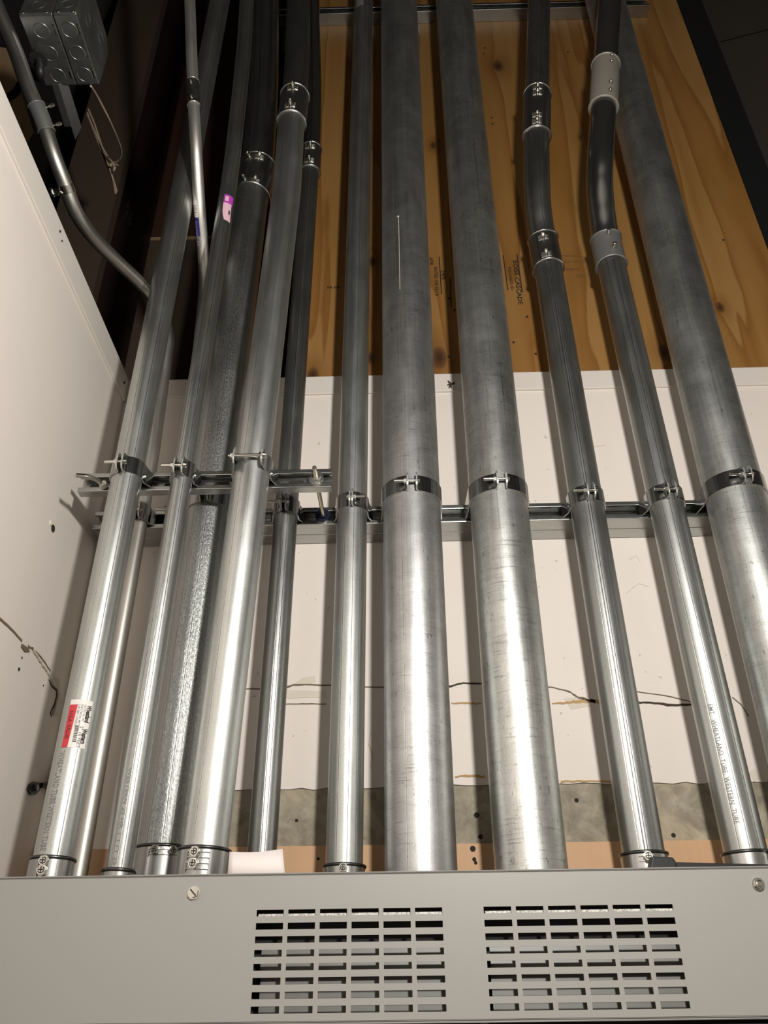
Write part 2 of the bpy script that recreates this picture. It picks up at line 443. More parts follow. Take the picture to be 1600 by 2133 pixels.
def ribs(p, q, ang, rw, parent, base, n=4, pitch=.005, halfw=.011, gap=.0035):
    for k in range(n):
        qq = q+(k-(n-1)/2)*pitch
        for sg in (-1, 1):
            a0 = ang+sg*gap/p.r; a1 = ang+sg*halfw/p.r
            patch_mb(p, qq-.0011, qq+.0011, min(a0, a1), max(a0, a1), base+.0022, None, th=.0022, nseg=3).build('rib', M['bolt'], parent)
def coupling(p, py0, py1, parent, m_, screws=((.18, 0), (.82, 0)), lip=.0034, ring=.0026, ribbed=True, label=None, sh=.013, sr=.0055):
    qa, qb = sorted((p.s_at_py(py0), p.s_at_py(py1)))
    mb = tube_mb(p, qa, qb, p.r+lip)
    ring_mb(p, qa, p.r+lip, ring, mb); ring_mb(p, qb, p.r+lip, ring, mb)
    c = mb.build('coupling', m_, parent, label)
    for (f, a) in screws:
        q = qa+(qb-qa)*f
        screw(p, q, a, c, sh, sr, lip)
        if ribbed: ribs(p, q-.004, a, .011, c, lip)
    if ribbed:     # raised rails of the saddle on both sides of the screws
        for sg in (-1, 1):
            a = sg*.0135/p.r+screws[0][1]*(len(screws) < 4 or screws[0][1] == screws[1][1])
            patch_mb(p, qa+.004, qb-.004, a-.0009/p.r, a+.0009/p.r, lip+.0012, None, th=.0012, nseg=1).build('rail', m_, c)
    return c
ZT = EYE+0.163          # cabinet top
def connector(p, py_ring, parent, screws, m_=None, lip=.0035, saddle=None):
    qa = 0.0; qb = p.s_at_py(py_ring); m_ = m_ or M['steel']
    mb = tube_mb(p, qa, qb, p.r+lip)
    c = mb.build('connector', m_, parent)
    mb = MB(); ring_mb(p, qb, p.r+lip-.0005, .0028, mb); mb.build('ring', M['blacksteel'], c, 'dark rolled rim')
    for (py, a) in screws: screw(p, p.s_at_py(py), a, c, .010, .0068, lip)
    if saddle:
        a0, a1, st = saddle
        for aa in (a0, a1): patch_mb(p, qa, qb-.004, aa-.001/p.r, aa+.001/p.r, lip+.0022, None, th=.0022, nseg=1).build('rail', m_, c)
        for k in range(st):
            q = qb-.006-k*.0075
            patch_mb(p, q-.001, q+.001, a0, a1, lip+.002, None, th=.002, nseg=6).build('rib', m_, c)
    return c

# ------------------------------------------------------------------ the setting
WY = 1.54; WX = P(262, 815, WY).x; HT = P(700, 787, WY).z     # back wall, left wall, wall top
print('WX', WX, 'HT', HT-EYE)
struct('floor', MB().box((-4.2, -2.6, -.1), (2.8, 2.6, 0)), M['floor'])
struct('ceiling', MB().box((-4.2, -2.6, 5.6), (2.8, 2.6, 5.7)), M['roof'])
zc = P(700, 1640, WY).z; zs = P(1250, 1753, WY-.012).z
def jag_wall():
    mb = MB(); x0, x1 = WX, 2.6; n = 140
    top = HT
    pts = []
    for i in range(n+1):
        x = x0+(x1-x0)*i/n
        pts.append((x, zc+.002*math.sin(x*9)+random.uniform(-.0022, .0022)))
    xw = P(455, 1700, WY).x; pts = [(x, z if x > xw else zs-.01) for x, z in pts]
    th = .0035     # paint layer stands proud of the concrete
    for i in range(n):
        (xa, za), (xb, zb) = pts[i], pts[i+1]
        mb.add([(xa, WY, za), (xb, WY, zb), (xb, WY, top), (xa, WY, top), (xa, WY+.0029, za), (xb, WY+.0029, zb), (xb, WY+.0029, top), (xa, WY+.0029, top)],
               [(0,1,2,3), (0,4,5,1), (3,2,6,7), (4,7,6,5)])
    mb.box((x0, WY+.003, zc+.013), (x1, WY+.12, top))
    return mb
wall_back = struct('wall_back', jag_wall(), M['wall'])
lower = struct('wall_back_lower', MB().box((WX, WY+.003, 0), (2.6, WY+.118, zc+.012)), M['concrete'])
wall_left = struct('wall_left', MB().box((WX-.11, -2.5, 0), (WX, WY, HT)), M['wallL'])
struct('wall_rear', MB().box((-4.2, -2.6, 0), (2.8, -2.5, 3.3)), M['room'])
struct('wall_rear_darkener', MB().box((-4.2, -2.6, 3.3), (2.8, -2.5, 5.6)), M['roof'])  # unseen dark upper wall, added to darken reflections in the conduits
struct('wall_right', MB().box((2.6, -2.5, 0), (2.7, 2.6, 3.3)), M['room'])
struct('wall_right_darkener', MB().box((2.6, -2.5, 3.3), (2.7, 2.6, 5.6)), M['roof'])  # unseen, added for the same darker reflections on the right
struct('wall_far_left', MB().box((-4.2, -2.5, 0), (-4.1, 2.6, 5.6)), M['roof'])
struct('wall_recess', MB().box((-4.1, 2.5, 0), (2.6, 2.6, 5.6)), M['dark'])
tb = P(740, 822, WY).z
t1 = struct('trim_1', MB().box((WX, WY-.006, tb), (2.6, WY+.02, HT+.001)), M['trim'], 'painted band along the top of the back wall'); bevel(t1, .002)
t2 = struct('trim_2', MB().box((WX-.05, -2.5, tb-.012), (WX+.006, WY-.006, HT+.001)), M['trim'], 'painted band along the top of the left wall'); bevel(t2, .002)
ws = struct('trim_3', MB().box((WX, WY-.012, .9), (2.6, WY+.003, zs)), M['strip'], 'pale plywood strip at the foot of the bare concrete')
# base strip holes
for (px, py, r_) in ((985, 1768, .005), (988, 1790, .0035), (991, 1797, .003), (663, 1789, .0025)):
    p = P(px, py, WY-.012); MB().cyl(p+Vector((0, -.0006, 0)), p+Vector((0, .004, 0)), r_, 10).build('nail_hole', M['hole'], ws)
for (px, py, r_) in ((993, 1698, .005), (1001, 1743, .0045), (618, 1709, .003), (1201, 1667, .004), (1350, 1632, .002), (1403, 1740, .004)):
    p = P(px, py, WY+.003); MB().cyl(p+Vector((0, -.0006, 0)), p+Vector((0, .004, 0)), r_, 9).build('pit', M['hole'], lower)
# upper right: dark drywall with a seam
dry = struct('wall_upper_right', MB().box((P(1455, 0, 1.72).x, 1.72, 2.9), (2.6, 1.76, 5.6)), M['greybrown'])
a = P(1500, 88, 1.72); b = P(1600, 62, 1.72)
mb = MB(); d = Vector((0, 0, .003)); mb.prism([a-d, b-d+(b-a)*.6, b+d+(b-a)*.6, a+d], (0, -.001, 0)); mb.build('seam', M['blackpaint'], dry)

# cracks and stains on the back wall
def ribbon(pts, widths, plane, m_, parent, name, jag=.25, proud=.0012, sub=5):
    """thin ragged slab following pixels on a wall plane"""
    Q = []
    for i in range(len(pts)-1):
        for k in range(sub):
            f = k/sub; Q.append((pts[i][0]*(1-f)+pts[i+1][0]*f, pts[i][1]*(1-f)+pts[i+1][1]*f, widths[i]*(1-f)+widths[i+1]*f))
    Q.append((*pts[-1], widths[-1]))
    up = []; dn = []
    for (x, y, w_) in Q:
        y += random.uniform(-jag, jag)*w_*1.2
        up.append(plane(x, y-w_*.5*random.uniform(1-jag, 1+jag))); dn.append(plane(x, y+w_*.5*random.uniform(1-jag, 1+jag)))
    n = len(Q); nrm = Vector((0, -1, 0)) if plane is PB else Vector((1, 0, 0))
    mb = MB(); vs = [p+nrm*proud for p in up]+[p+nrm*proud for p in dn]+up+dn
    fs = [(i, i+1, n+i+1, n+i) for i in range(n-1)] + [(i+1, i, 2*n+i, 2*n+i+1) for i in range(n-1)] + [(n+i, n+i+1, 3*n+i+1, 3*n+i) for i in range(n-1)]
    mb.add(vs, fs); return mb.build(name, m_, parent)
def PB(x, y): return P(x, y, WY)
def PL(x, y): return PX(x, y, WX)
for pts, ws_, m_ in [
    ([(500,1436),(560,1434),(600,1430),(620,1426),(700,1428),(800,1432)], [2,3,4,3,2,2], 'crack'),
    ([(800,1433),(880,1434),(940,1429),(965,1423),(1000,1424)], [2,2,4,3,3], 'crackd'),
    ([(1000,1424),(1080,1428),(1150,1432),(1185,1440),(1205,1454),(1240,1463)], [2,2,2,3,4,6], 'crack'),
    ([(1150,1466),(1180,1465),(1215,1459),(1250,1463)], [3,5,8,8], 'rust'),
    ([(1320,1464),(1345,1464),(1390,1468),(1440,1467)], [3,4,5,4], 'crackd'),
    ([(1322,1440),(1400,1452),(1440,1462)], [1.5,2,2], 'crack'),
    ([(1525,1452),(1545,1470),(1560,1492)], [2,3,2], 'crack'),
    ([(772,1525),(768,1550),(776,1575),(772,1600)], [3,3,4,3], 'rust'),
    ([(940,1465),(975,1464),(1003,1466)], [2,4,3], 'rust'),
    ([(948,1618),(975,1616),(1010,1618)], [3,5,5], 'rust'),
    ([(1168,1628),(1230,1627),(1280,1628)], [4,3,3], 'rust'),
    ([(595,1467),(640,1466),(680,1467)], [1.5,2,1.5], 'crack')]:
    ribbon(pts, ws_, PB, M[m_], wall_back, 'crack')
for pts in ([(630,1412),(655,1408),(658,1420),(635,1428),(612,1425)], [(1175,1455),(1215,1450),(1232,1470),(1190,1478)], [(560,1436),(680,1440),(680,1452),(600,1455)], [(1560,1610),(1570,1600),(1585,1618),(1572,1628)]):
    MB().prism([PB(*q) for q in pts], (0, -.0009, 0)).build('paint_flake', M['peel'], wall_back)
for pts in ([(1310,1165),(1325,1158),(1333,1170)], [(1305,1235),(1330,1215),(1352,1222)], [(1225,935),(1240,930),(1262,928)], [(1136,978),(1145,977)]):
    ribbon(pts, [2]*len(pts), PB, M['peel'], wall_back, 'scuff_glint')
# left wall: cracks, lumps, a hole
ribbon([(-6,1284),(20,1308),(45,1335)], [6,6,5], PL, M['crack'], wall_left, 'crack', .1)
ribbon([(58,1345),(75,1358),(90,1376),(104,1398)], [4,4,4,3], PL, M['crack'], wall_left, 'crack')
ribbon([(66,1352),(80,1374),(96,1398),(103,1410)], [6,6,5,3], PL, M['caulk'], wall_left, 'paint_flake', .3, .003)
MB().prism([PL(*q) for q in ((44,1341),(58,1350),(60,1358),(50,1358),(43,1348))], (.002, 0, 0)).build('paint_flake', M['crack'], wall_left)
ribbon([(101,1416),(107,1430),(117,1438),(117,1452),(112,1470),(104,1486),(107,1492)], [1.5,2.5,3,4,4,3,2], PL, M['crackd'], wall_left, 'crack', .2)
MB().prism([PL(*q) for q in ((107,1408),(119,1414),(121,1440),(128,1470),(124,1490),(108,1490),(118,1450),(117,1436),(108,1428),(103,1414))], (.004, 0, 0)).build('caulk_lump', M['caulk'], wall_left)
ribbon([(115,1489),(122,1488),(131,1484)], [2,2.5,2], PL, M['crackd'], wall_left, 'crack')
for (x, y, r_) in ((110,1101,.0075), (39,1394,.003), (45,1370,.0018), (90,1428,.0015), (118,482,.0025), (122,502,.0018), (253,797,.0035)):
    p = PL(x, y); MB().cyl(p, p+Vector((.0078 if y < 900 else .0012, 0, 0)), r_, 9).build('hole', M['hole'], wall_left)
p = PL(105, 1090); mb = MB(); mb.cyl(p, p+Vector((.003, 0, 0)), .007, 9, r2=.003); mb.build('caulk_lump', M['peel'], wall_left)

# ------------------------------------------------------------------ plywood sheet
PYY = 1.55
ply = thing('plywood_sheet', P(1000, 780, PYY), 'large orange-tan knotty plywood sheet mounted above the white wall behind the conduits', 'plywood')
xl = P(610, 790, PYY).x; xr = P(1409, 0, PYY).x
mb = MB().box((xl, PYY, HT+.002), (xr, PYY+.018, 5.0)); mb.build('sheet', M['ply'], ply)
MB().box((xl, PYY-.0012, HT+.002), (xr, PYY-.0001, HT+.0055)).build('edge', M['inkfaint'], ply, 'dark cut bottom edge')
def PP(x, y): return P(x, y, PYY-.0006)
dn = Vector((0, 0, -1)); rt = Vector((1, 0, 0))
def ply_text(body, px, py, size, m_, sx=1.0, spacing=1.0):
    o = text_flat(body, size, PP(px, py), dn, rt, None, spacing, sx).build('stamp', m_, ply); return o
# vertical stamp: text runs downwards, letter tops to the right
ply_text('BOISE CASCADE', 1072, 542, .017, M['ink'], 1.32)
ply_text('KELLOGG, ID', 1061, 556, .010, M['ink'], 1.45)
ply_text('APA', 898, 536, .014, M['ink'], 1.2)
ply_text('RATED 100 32-16', 907, 556, .013, M['ink'], 1.1)
ply_text('24/0', 923, 563, .015, M['ink'], 1.3)
for (bd_, sz, xy) in (('BOISE CASCADE', .013, (1166, 546)), ('RATED 32', .013, (1172, 562)), ('24/0', .018, (1200, 575))):
    text_flat(bd_, sz, PP(*xy), rt, Vector((0,0,1)), None, 1, .8).build('stamp', M['inkfaint'], ply)
text_flat('FIR 600', .012, PP(681, 599), rt, Vector((0,0,1)), None, 1, .9).build('stamp', M['ink'], ply)
for (a, b) in (((1077,530),(1088,609)), ((1048,532),(1058,604)), ((915,535),(920,612)), ((938,580),(940,640)),((1158,532),(1212,534)),((1158,560),(1205,560))):
    a3, b3 = PP(*a), PP(*b); d = (b3-a3).normalized().cross(Vector((0,1,0)))*.0014
    MB().prism([a3-d, b3-d, b3+d, a3+d], (0, -.0004, 0)).build('stamp_line', M['ink'] if a[0] < 1150 else M['inkfaint'], ply)
mb = MB()
for (x, y) in ((1010,100),(1008,112),(936,622),(947,646),(1070,713),(1116,737),(1294,497),(1507,500),(1024,245),(1026,258),(935,743),(1098,660),(1183,109)):
    p = PP(x, y); MB().cyl(p, p+Vector((0, -.0006, 0)), .0035, 8).build('nail_hole', M['hole'], ply)

# ------------------------------------------------------------------ upper framing left and right of the plywood
def vbox(name, pxl, pxr, pyref, Y, depth, m_, label, cat, z0=2.86, z1=5.6):
    a, b = P(pxl, pyref, Y), P(pxr, pyref, Y)
    o = MB().box((a.x, Y, z0), (b.x, Y+depth, z1)).build(name, m_); tag(o, label, cat); return o
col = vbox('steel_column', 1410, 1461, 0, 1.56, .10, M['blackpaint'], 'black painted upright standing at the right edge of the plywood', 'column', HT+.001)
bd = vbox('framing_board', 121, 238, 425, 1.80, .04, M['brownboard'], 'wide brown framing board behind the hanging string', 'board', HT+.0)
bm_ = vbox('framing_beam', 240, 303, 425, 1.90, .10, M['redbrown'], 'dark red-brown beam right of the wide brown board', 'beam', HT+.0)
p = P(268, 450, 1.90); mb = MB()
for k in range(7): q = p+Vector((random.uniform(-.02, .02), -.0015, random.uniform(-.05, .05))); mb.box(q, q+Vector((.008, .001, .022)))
mb.build('scuff_glint', M['greybrown'], bm_)  # lighter flecks painted in for the reflective spot on the beam
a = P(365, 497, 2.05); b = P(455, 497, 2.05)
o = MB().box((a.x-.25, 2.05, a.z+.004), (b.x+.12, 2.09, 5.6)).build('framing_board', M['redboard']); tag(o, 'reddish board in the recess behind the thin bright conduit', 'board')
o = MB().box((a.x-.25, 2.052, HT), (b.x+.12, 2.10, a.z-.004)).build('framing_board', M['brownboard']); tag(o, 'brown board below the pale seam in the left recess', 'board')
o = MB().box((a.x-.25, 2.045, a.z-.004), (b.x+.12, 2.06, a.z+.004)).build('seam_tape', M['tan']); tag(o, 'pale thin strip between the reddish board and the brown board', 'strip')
# tan timbers at far left
tt = MB().prism([P(-60, 90, 1.52), P(14, 100, 1.52), P(60, 250, 1.52), P(30, 300, 1.52), P(-60, 300, 1.52)], (0, .04, 0)).build('timber_block', M['tan'])
tag(tt, 'tan rough timber behind the conduit at the upper left edge', 'timber')
# ------------------------------------------------------------------ strut channels
def strut(name, x0, x1, Yf, zc_, depth, parent, m_, notch=None, h=.0413, lipw=.0095, th=.0026, slots=True):
    """C channel, open side towards the room, with rolled-in lips and slotted back"""
    z0, z1 = zc_-h/2, zc_+h/2; mb = MB()
    prof = [(Yf+.007, z0+lipw-th), (Yf+.007, z0+lipw), (Yf, z0+lipw), (Yf, z0), (Yf+depth, z0), (Yf+depth, z1), (Yf, z1), (Yf, z1-lipw), (Yf+.007, z1-lipw), (Yf+.007, z1-lipw+th),
            (Yf+th, z1-lipw+th), (Yf+th, z1-th), (Yf+depth-th, z1-th), (Yf+depth-th, z0+th), (Yf+th, z0+th), (Yf+th, z0+lipw-th)]
    n = len(prof); vs = [(x0, y, z) for y, z in prof]+[(x1, y, z) for y, z in prof]
    fs = []; uvs = []; acc = 0
    for i in range(n):
        j = (i+1) % n; L = math.hypot(prof[i][0]-prof[j][0], prof[i][1]-prof[j][1])
        fs.append((i, j, n+j, n+i)); uvs.append([(acc, x0), (acc+L, x0), (acc+L, x1), (acc, x1)]); acc += L
    mb.add(vs, fs, uvs)
    quads = [(0,1,2,15),(2,3,14,15),(3,4,13,14),(4,5,12,13),(5,6,11,12),(6,7,10,11),(7,8,9,10)]
    for off in (0, n): mb.add(vs[off:off+n], [q if off else q[::-1] for q in quads])
    ch = mb.build('channel', m_, parent); bevel(ch, .0012, 2)
    if slots:
        x = x0+.03; first = None
        while x < x1-.03:
            if first is None:
                pts = []
                for k in range(12):
                    t = 2*math.pi*k/12; cx = .009 if math.cos(t) > 0 else -.009
                    pts.append((x+cx+.0065*math.cos(t), Yf+depth-th-.0008, zc_+.0065*math.sin(t)))
                first = MB().prism(pts, (0, .0004, 0)).build('slot', M['hole'], ch); fx = x
            else:
                o2 = first.copy(); COL.objects.link(o2); o2.location.x = x-fx
            x += .048
    return ch
SY = 1.459; SZ = (P(900, 1091, SY).z + P(900, 1049, SY).z)/2
print('strut z', SZ-EYE)
ms = thing('strut_channel', (0, SY, SZ), 'long back-to-back steel strut channel fixed across the white wall', 'strut')
strut('channel', WX+.02, P(1560, 1080, SY).x, SY, SZ, .0413, ms, M['zinc'])
ch = strut('channel', WX+.02, P(1560, 1080, SY).x, SY+.0415, SZ-.0003, .038, ms, M['zinc'], slots=False)
FY = 1.308; FZ = (P(400, 1024, FY).z+P(400, 977, FY).z)/2
fs_ = thing('strut_channel', (0, FY, FZ), 'short strut channel held forward of the wall on threaded rods at left', 'strut')
xa, xb = P(166, 1000, FY).x, P(690, 1000, FY).x
strut('channel', max(xa, WX+.012), xb, FY, FZ, .0206, fs_, M['zinc'])
rod1 = MB(); a = P(657, 1008, FY-.025); b = Vector((a.x, SY+.03, SZ-.003)); a = Vector((a.x-.002, FY-.035, FZ))
rod1.cyl(a, b, .0042, 12); rod1.build('threaded_rod', M['gold'], fs_, 'yellow zinc threaded rod')
mb = MB(); c = Vector((a.x, FY+.0206, FZ)); mb.cyl(Vector((a.x, FY-.006, FZ)), Vector((a.x, FY-.002, FZ)), .0095, 6, smooth=False); mb.cyl(Vector((a.x, FY-.002, FZ)), Vector((a.x, FY+.001, FZ)), .0145, 20); mb.build('nut', M['steel'], fs_)
mb = MB(); mb.cyl(Vector((a.x, SY-.003, SZ)), Vector((a.x, SY+.001, SZ)), .0155, 12); mb.cyl(Vector((a.x, SY-.010, SZ)), Vector((a.x, SY-.004, SZ)), .010, 6, smooth=False)
o = mb.build('washer', M['blue'], fs_, 'washer daubed with blue paint')
# bent rod at the left end
pts = [P(157, 990, 1.24), P(180, 992, 1.255), P(202, 1000, 1.28), P(212, 1010, 1.305), P(216, 1018, 1.36)]
pts[0].x = max(pts[0].x, WX+.008); br = Pipe(catmull(pts, 6), .0042)
tube_mb(br, seg=12).build('bent_rod', M['bolt'], fs_, 'bent threaded rod end'); 
mb = MB(); c = P(214, 1008, 1.30); mb.cyl(c, c+Vector((.002, .006, 0)), .008, 12); mb.build('washer', M['zinc_obj'], fs_)
# upper strut on the plywood
UZ = P(1000, 46, PYY).z+.0207
us = thing('strut_channel', (0, PYY-.06, UZ), 'steel strut channel across the top of the plywood sheet', 'strut')
strut('channel', P(560, 40, PYY-.04).x, P(1357, 20, PYY-.04).x, PYY-.0415, UZ, .0413, us, M['zinc'])

# ------------------------------------------------------------------ conduits
pipes = {}
def straight(pa, pb, Y, r, zb=ZT, zt=5.5, n=14):
    a, b = P(*pa, Y), P(*pb, Y); d = (a-b)/(a.z-b.z)
    lo = a+d*(zb-a.z); hi = a+d*(zt-a.z)
    return Pipe([lo.lerp(hi, k/n) for k in range(n+1)], r)
def bent(pa, pb, Y, r, upper, zb=ZT, ext=2.2):
    """straight from the cabinet to pb, then through upper pixels (px,py,Y)"""
    a, b = P(*pa, Y), P(*pb, Y); d = (a-b)/(a.z-b.z); lo = a+d*(zb-a.z)
    base = [lo.lerp(b, k/8) for k in range(8)]
    up = [b]+[P(*u) for u in upper]
    cr = catmull([base[-1]]+up, 10)[10:]
    cr.append(cr[-1]+(cr[-1]-cr[-2]).normalized()*ext)
    return Pipe(base+cr, r)
def conduit(key, p, m_, label, name='conduit', split=None, em=None):
    root = thing(name, p.at(0)[0], label, 'conduit'); pipes[key] = (p, root)
    if split:
        q = p.s_at_py(split); tube_mb(p, 0, q).build('tube', m_, root); tube_mb(p, q, None, p.r*.985).build('elbow', em, root, 'smoother bent elbow section')
    else: tube_mb(p).build('tube', m_, root)
    return root
# A: left front
pA = straight((112, 1780), (258, 1030), 1.28, .0279)
cA = conduit('A', pA, galv('galvanised_a', .53, .28, 1.0, seams=((.016, .0012), (-.004, .0007)), bands=((.012, .006, .12),)), 'leftmost large galvanised conduit carrying the red and white pipe sticker')
# B: thin behind A, offset at the top
ptsB = [P(345, 745, 1.44), P(349, 700, 1.435), P(333, 645, 1.42), P(300, 598, 1.38), P(245, 545, 1.30), P(195, 495, 1.22), P(160, 445, 1.15), P(138, 390, 1.10), P(113, 325, 1.05), P(88, 250, 1.01), P(60, 185, .98), P(34, 110, .95), (P(-2, 25, .91))]
a = P(164, 1815, 1.445); b = P(318, 940, 1.445); d = (b-a)/(b.z-a.z); lo = a+d*(ZT-a.z)
ptsB = [lo.lerp(b, k/6) for k in range(7)]+[P(338, 800, 1.445)]+ptsB
ptsB = ptsB[:6]+catmull(ptsB[6:], 8)
ptsB.append(ptsB[-1]+(ptsB[-1]-ptsB[-2]).normalized()*.6)
pB = Pipe(ptsB, .0152)
cB = conduit('B', pB, galv('galvanised_b', .44, .33, 2.0, grain=.1, tint=(1.04, 1.0, .92)), 'thin conduit behind the leftmost one, bending away over the left wall')
# C
ptC = [P(470, 430, 1.29), P(492, 260, 1.27), P(508, 100, 1.25), P(514, 0, 1.24)]
a = P(248, 1812, 1.287); b = P(379, 1000, 1.287); d = (b-a)/(b.z-a.z); lo = a+d*(ZT-a.z)
pC = Pipe([lo.lerp(b, k/8) for k in range(8)]+catmull([b]+ptC, 10)+[ptC[-1]+(ptC[-1]-ptC[-2]).normalized()*2], .0195)
cC = conduit('C', pC, galv('galvanised_c', .43, .28, 3.3, seams=((-.006, .0010), (.009, .0009), (.002, .0006)), bands=((.004, .004, .16),)), 'slender front conduit with a purple and white sticker high up')
# D
pD = bent((343, 1770), (521, 430), 1.4145, .0445, [(533, 375, 1.412), (541, 290, 1.40), (547, 200, 1.39), (550, 100, 1.38), (551, 0, 1.37)])
cD = conduit('D', pD, galv('galvanised_d', .40, .31, 5.0, style='rough', seams=((.006, .0012), (-.020, .001)), bands=((.013, .0055, .34), (-.004, .004, .16), (.030, .006, .2))), 'thick rough hammered-zinc conduit half hidden behind the front conduits at left', split=380, em=galv('elbow_d', .34, .22, 31.0, seams=((-.02, .0015),), grain=.15, dr=.03, bands=((.012,.006,.15),)))
# E
pE = bent((432, 1730), (597, 400), 1.2745, .0335, [(606, 265, 1.27), (613, 215, 1.27), (619, 120, 1.275), (622, 0, 1.28)])
cE = conduit('E', pE, galv('galvanised_e', .57, .30, 6.1, seams=((-.012, .0008),), bands=((.018, .008, .08),)), 'front conduit topped by a bolted coupling, rightmost of the three on the short strut', split=230, em=galv('elbow_e', .36, .22, 32.0, grain=.15, dr=.03))
# F
pF = bent((546, 1770), (645, 370), 1.4345, .0240, [(650, 300, 1.432), (653, 200, 1.43), (652, 100, 1.43), (650, 0, 1.43)])
cF = conduit('F', pF, galv('galvanised_f', .34, .26, 7.4, seams=((.001, .0009), (.008, .0007)), bands=((.004, .0035, .14),)), 'dark narrow conduit behind the white paper, just left of the plywood gap', split=337, em=galv('elbow_f', .32, .16, 33.0, grain=.1, dr=.02))
# G
pG = straight((717, 1800), (757, 30), 1.4288, .0302)
cG = conduit('G', pG, galv('galvanised_g', .49, .31, 8.2, seams=((-.012, .0009), (.006, .0007), (.021, .0008)), bands=((.0, .004, .10), (-.022, .006, .12))), 'straight medium conduit left of the two widest central conduits')
# H, I
pH = straight((877, 1800), (831, 0), 1.4019, .0571)
cH = conduit('H', pH, galv('galvanised_h', .50, .35, 9.0, style='rigid', tint=(1.0, 1.0, .99), seams=((-.022, .0008),)), 'left of the two widest central conduits, scratched and dull, with a chalk line')
pI = straight((1106, 1800), (945, 0), 1.4019, .0571)
cI = conduit('I', pI, galv('galvanised_i', .53, .33, 10.5, style='rigid', tint=(1.0, 1.01, .97)), 'right of the two widest central conduits, with pale scuffed bands')
# J
pJ = bent((1341, 1780), (1143, 565), 1.4255, .0335, [(1131, 500, 1.42), (1122, 440, 1.395), (1119, 380, 1.37), (1118, 300, 1.35), (1119, 220, 1.34), (1121, 100, 1.335), (1123, 0, 1.335)])
cJ = conduit('J', pJ, galv('galvanised_j', .37, .28, 11.2, seams=((-.006, .0013), (-.001, .0009), (-.014, .0008), (.012, .0007)), bands=((-.001, .0065, .26), (.020, .006, .12))), 'bent conduit with grey couplings left of the one with the beige sleeve', split=530, em=galv('elbow_j', .48, .24, 34.0, grain=.2, dr=.03, seams=((.002, .0012), (-.008, .0008)), bands=((.004, .003, .15),)))
# K
pK = bent((1552, 1770), (1275, 560), 1.4255, .0335, [(1262, 500, 1.42), (1253, 440, 1.39), (1249, 380, 1.355), (1251, 320, 1.325), (1257, 230, 1.305), (1261, 150, 1.30), (1265, 80, 1.295), (1271, 0, 1.29)])
cK = conduit('K', pK, galv('galvanised_k', .43, .27, 12.9, seams=((-.020, .0012), (-.004, .0009), (.013, .0008)), bands=((.002, .004, .14), (-.014, .005, .12))), 'bent conduit with the beige sleeve high up, beside the far right conduit', split=525, em=galv('elbow_k', .42, .16, 35.0, grain=.08, dr=.02))
# L
pL = straight((1628, 1400), (1260, 0), 1.4019, .0571)
cL = conduit('L', pL, galv('galvanised_l', .50, .34, 14.1, style='rigid'), 'wide rightmost conduit leaning across the plywood corner to the image edge')
# M thin bright conduit
ptM = [P(395, -5, 1.09), P(402, 190, 1.15), P(408, 300, 1.19), P(415, 420, 1.28), P(424, 540, 1.39), P(425, 610, 1.43), P(417, 700, 1.445), P(404, 800, 1.445), P(362, 1065, 1.445)][::-1]
a = P(263, 1812, 1.445); b = ptM[0]; d = (b-a)/(b.z-a.z); lo = a+d*(ZT-a.z)
pM = Pipe([lo.lerp(b, k/6) for k in range(6)]+catmull(ptM, 8)+[ptM[-1]+(ptM[-1]-ptM[-2]).normalized()*1.5], .0136)
cM = conduit('M', pM, galv('galvanised_m', .78, .38, 16.0, grain=.1, tint=(1.03, 1.0, .93)), 'thin bright conduit with a navy and barcode label in the dark recess')

# couplings
coupling(pA, 0, 0, cA, M['steel']) if False else None
coupling(pE, 258, 203, cE, M['steel'], ((.22, 0), (.86, 0)))
coupling(pF, 362, 312, cF, M['steel'], ((.24, 0), (.84, 0)), ring=.0018, sh=.011, sr=.0045)
coupling(pD, 412, 348, cD, M['steel'], ((.10, -.28), (.10, .28), (.88, -.28), (.88, .28)), sr=.005)
coupling(pJ, 560, 500, cJ, M['steel'], ((.20, -.22), (.80, -.22)))
coupling(pJ, 284, 200, cJ, M['steel'], ((.12, -.15), (.26, -.15), (.78, -.15), (.92, -.15)), ribbed=True, sr=.0045, sh=.008)
coupling(pK, 556, 497, cK, M['greymatte'], ((.28, .05), (.85, -.10)), ribbed=False)
coupling(pK, 224, 136, cK, M['beige'], ((.10, .12), (.28, .12), (.78, .12), (.93, .12)), ribbed=False, label='beige sleeve with four small screws', sr=.0045, sh=.006)
mb = MB(); qa, qb = pK.s_at_py(224), pK.s_at_py(136)
patch_mb(pK, qa+.004, qb-.004, .0, .03, .0045, mb, th=.0015, nseg=1); mb.build('fold', M['beige'], cK)
coupling(pM, 222, 172, cM, M['zinc_obj'], ((.18, -.05), (.82, -.05)), lip=.0022, ring=.0012, ribbed=False, sr=.0035, sh=.004)
cp = coupling(pB, 275, 222, cB, M['greymatte'], ((.16, 1.15), (.84, 1.15)), lip=.0022, ring=.0014, ribbed=False, sr=.004, sh=.016)
coupling(pL, 0, 0, cL, M['steel']) if False else None

# connectors at the cabinet
connector(pA, 1787, cA, ((1797, .06), (1822, .06)), saddle=(-.22, .62, 0))
connector(pC, 1811, cC, ())
connector(pD, 1772, cD, ((1785, -.02), (1785, .50)), saddle=(-.25, .78, 2))
connector(pE, 1774, cE, ((1780, -.10), (1803, -.10)), saddle=(-.45, .45, 4))
connector(pG, 1809, cG, ((1812, .02),))
connector(pJ, 1783, cJ, ((1791, -.12),), saddle=(-.5, .15, 2))
connector(pK, 1781, cK, ((1788, .72),), saddle=(-.45, .5, 0))

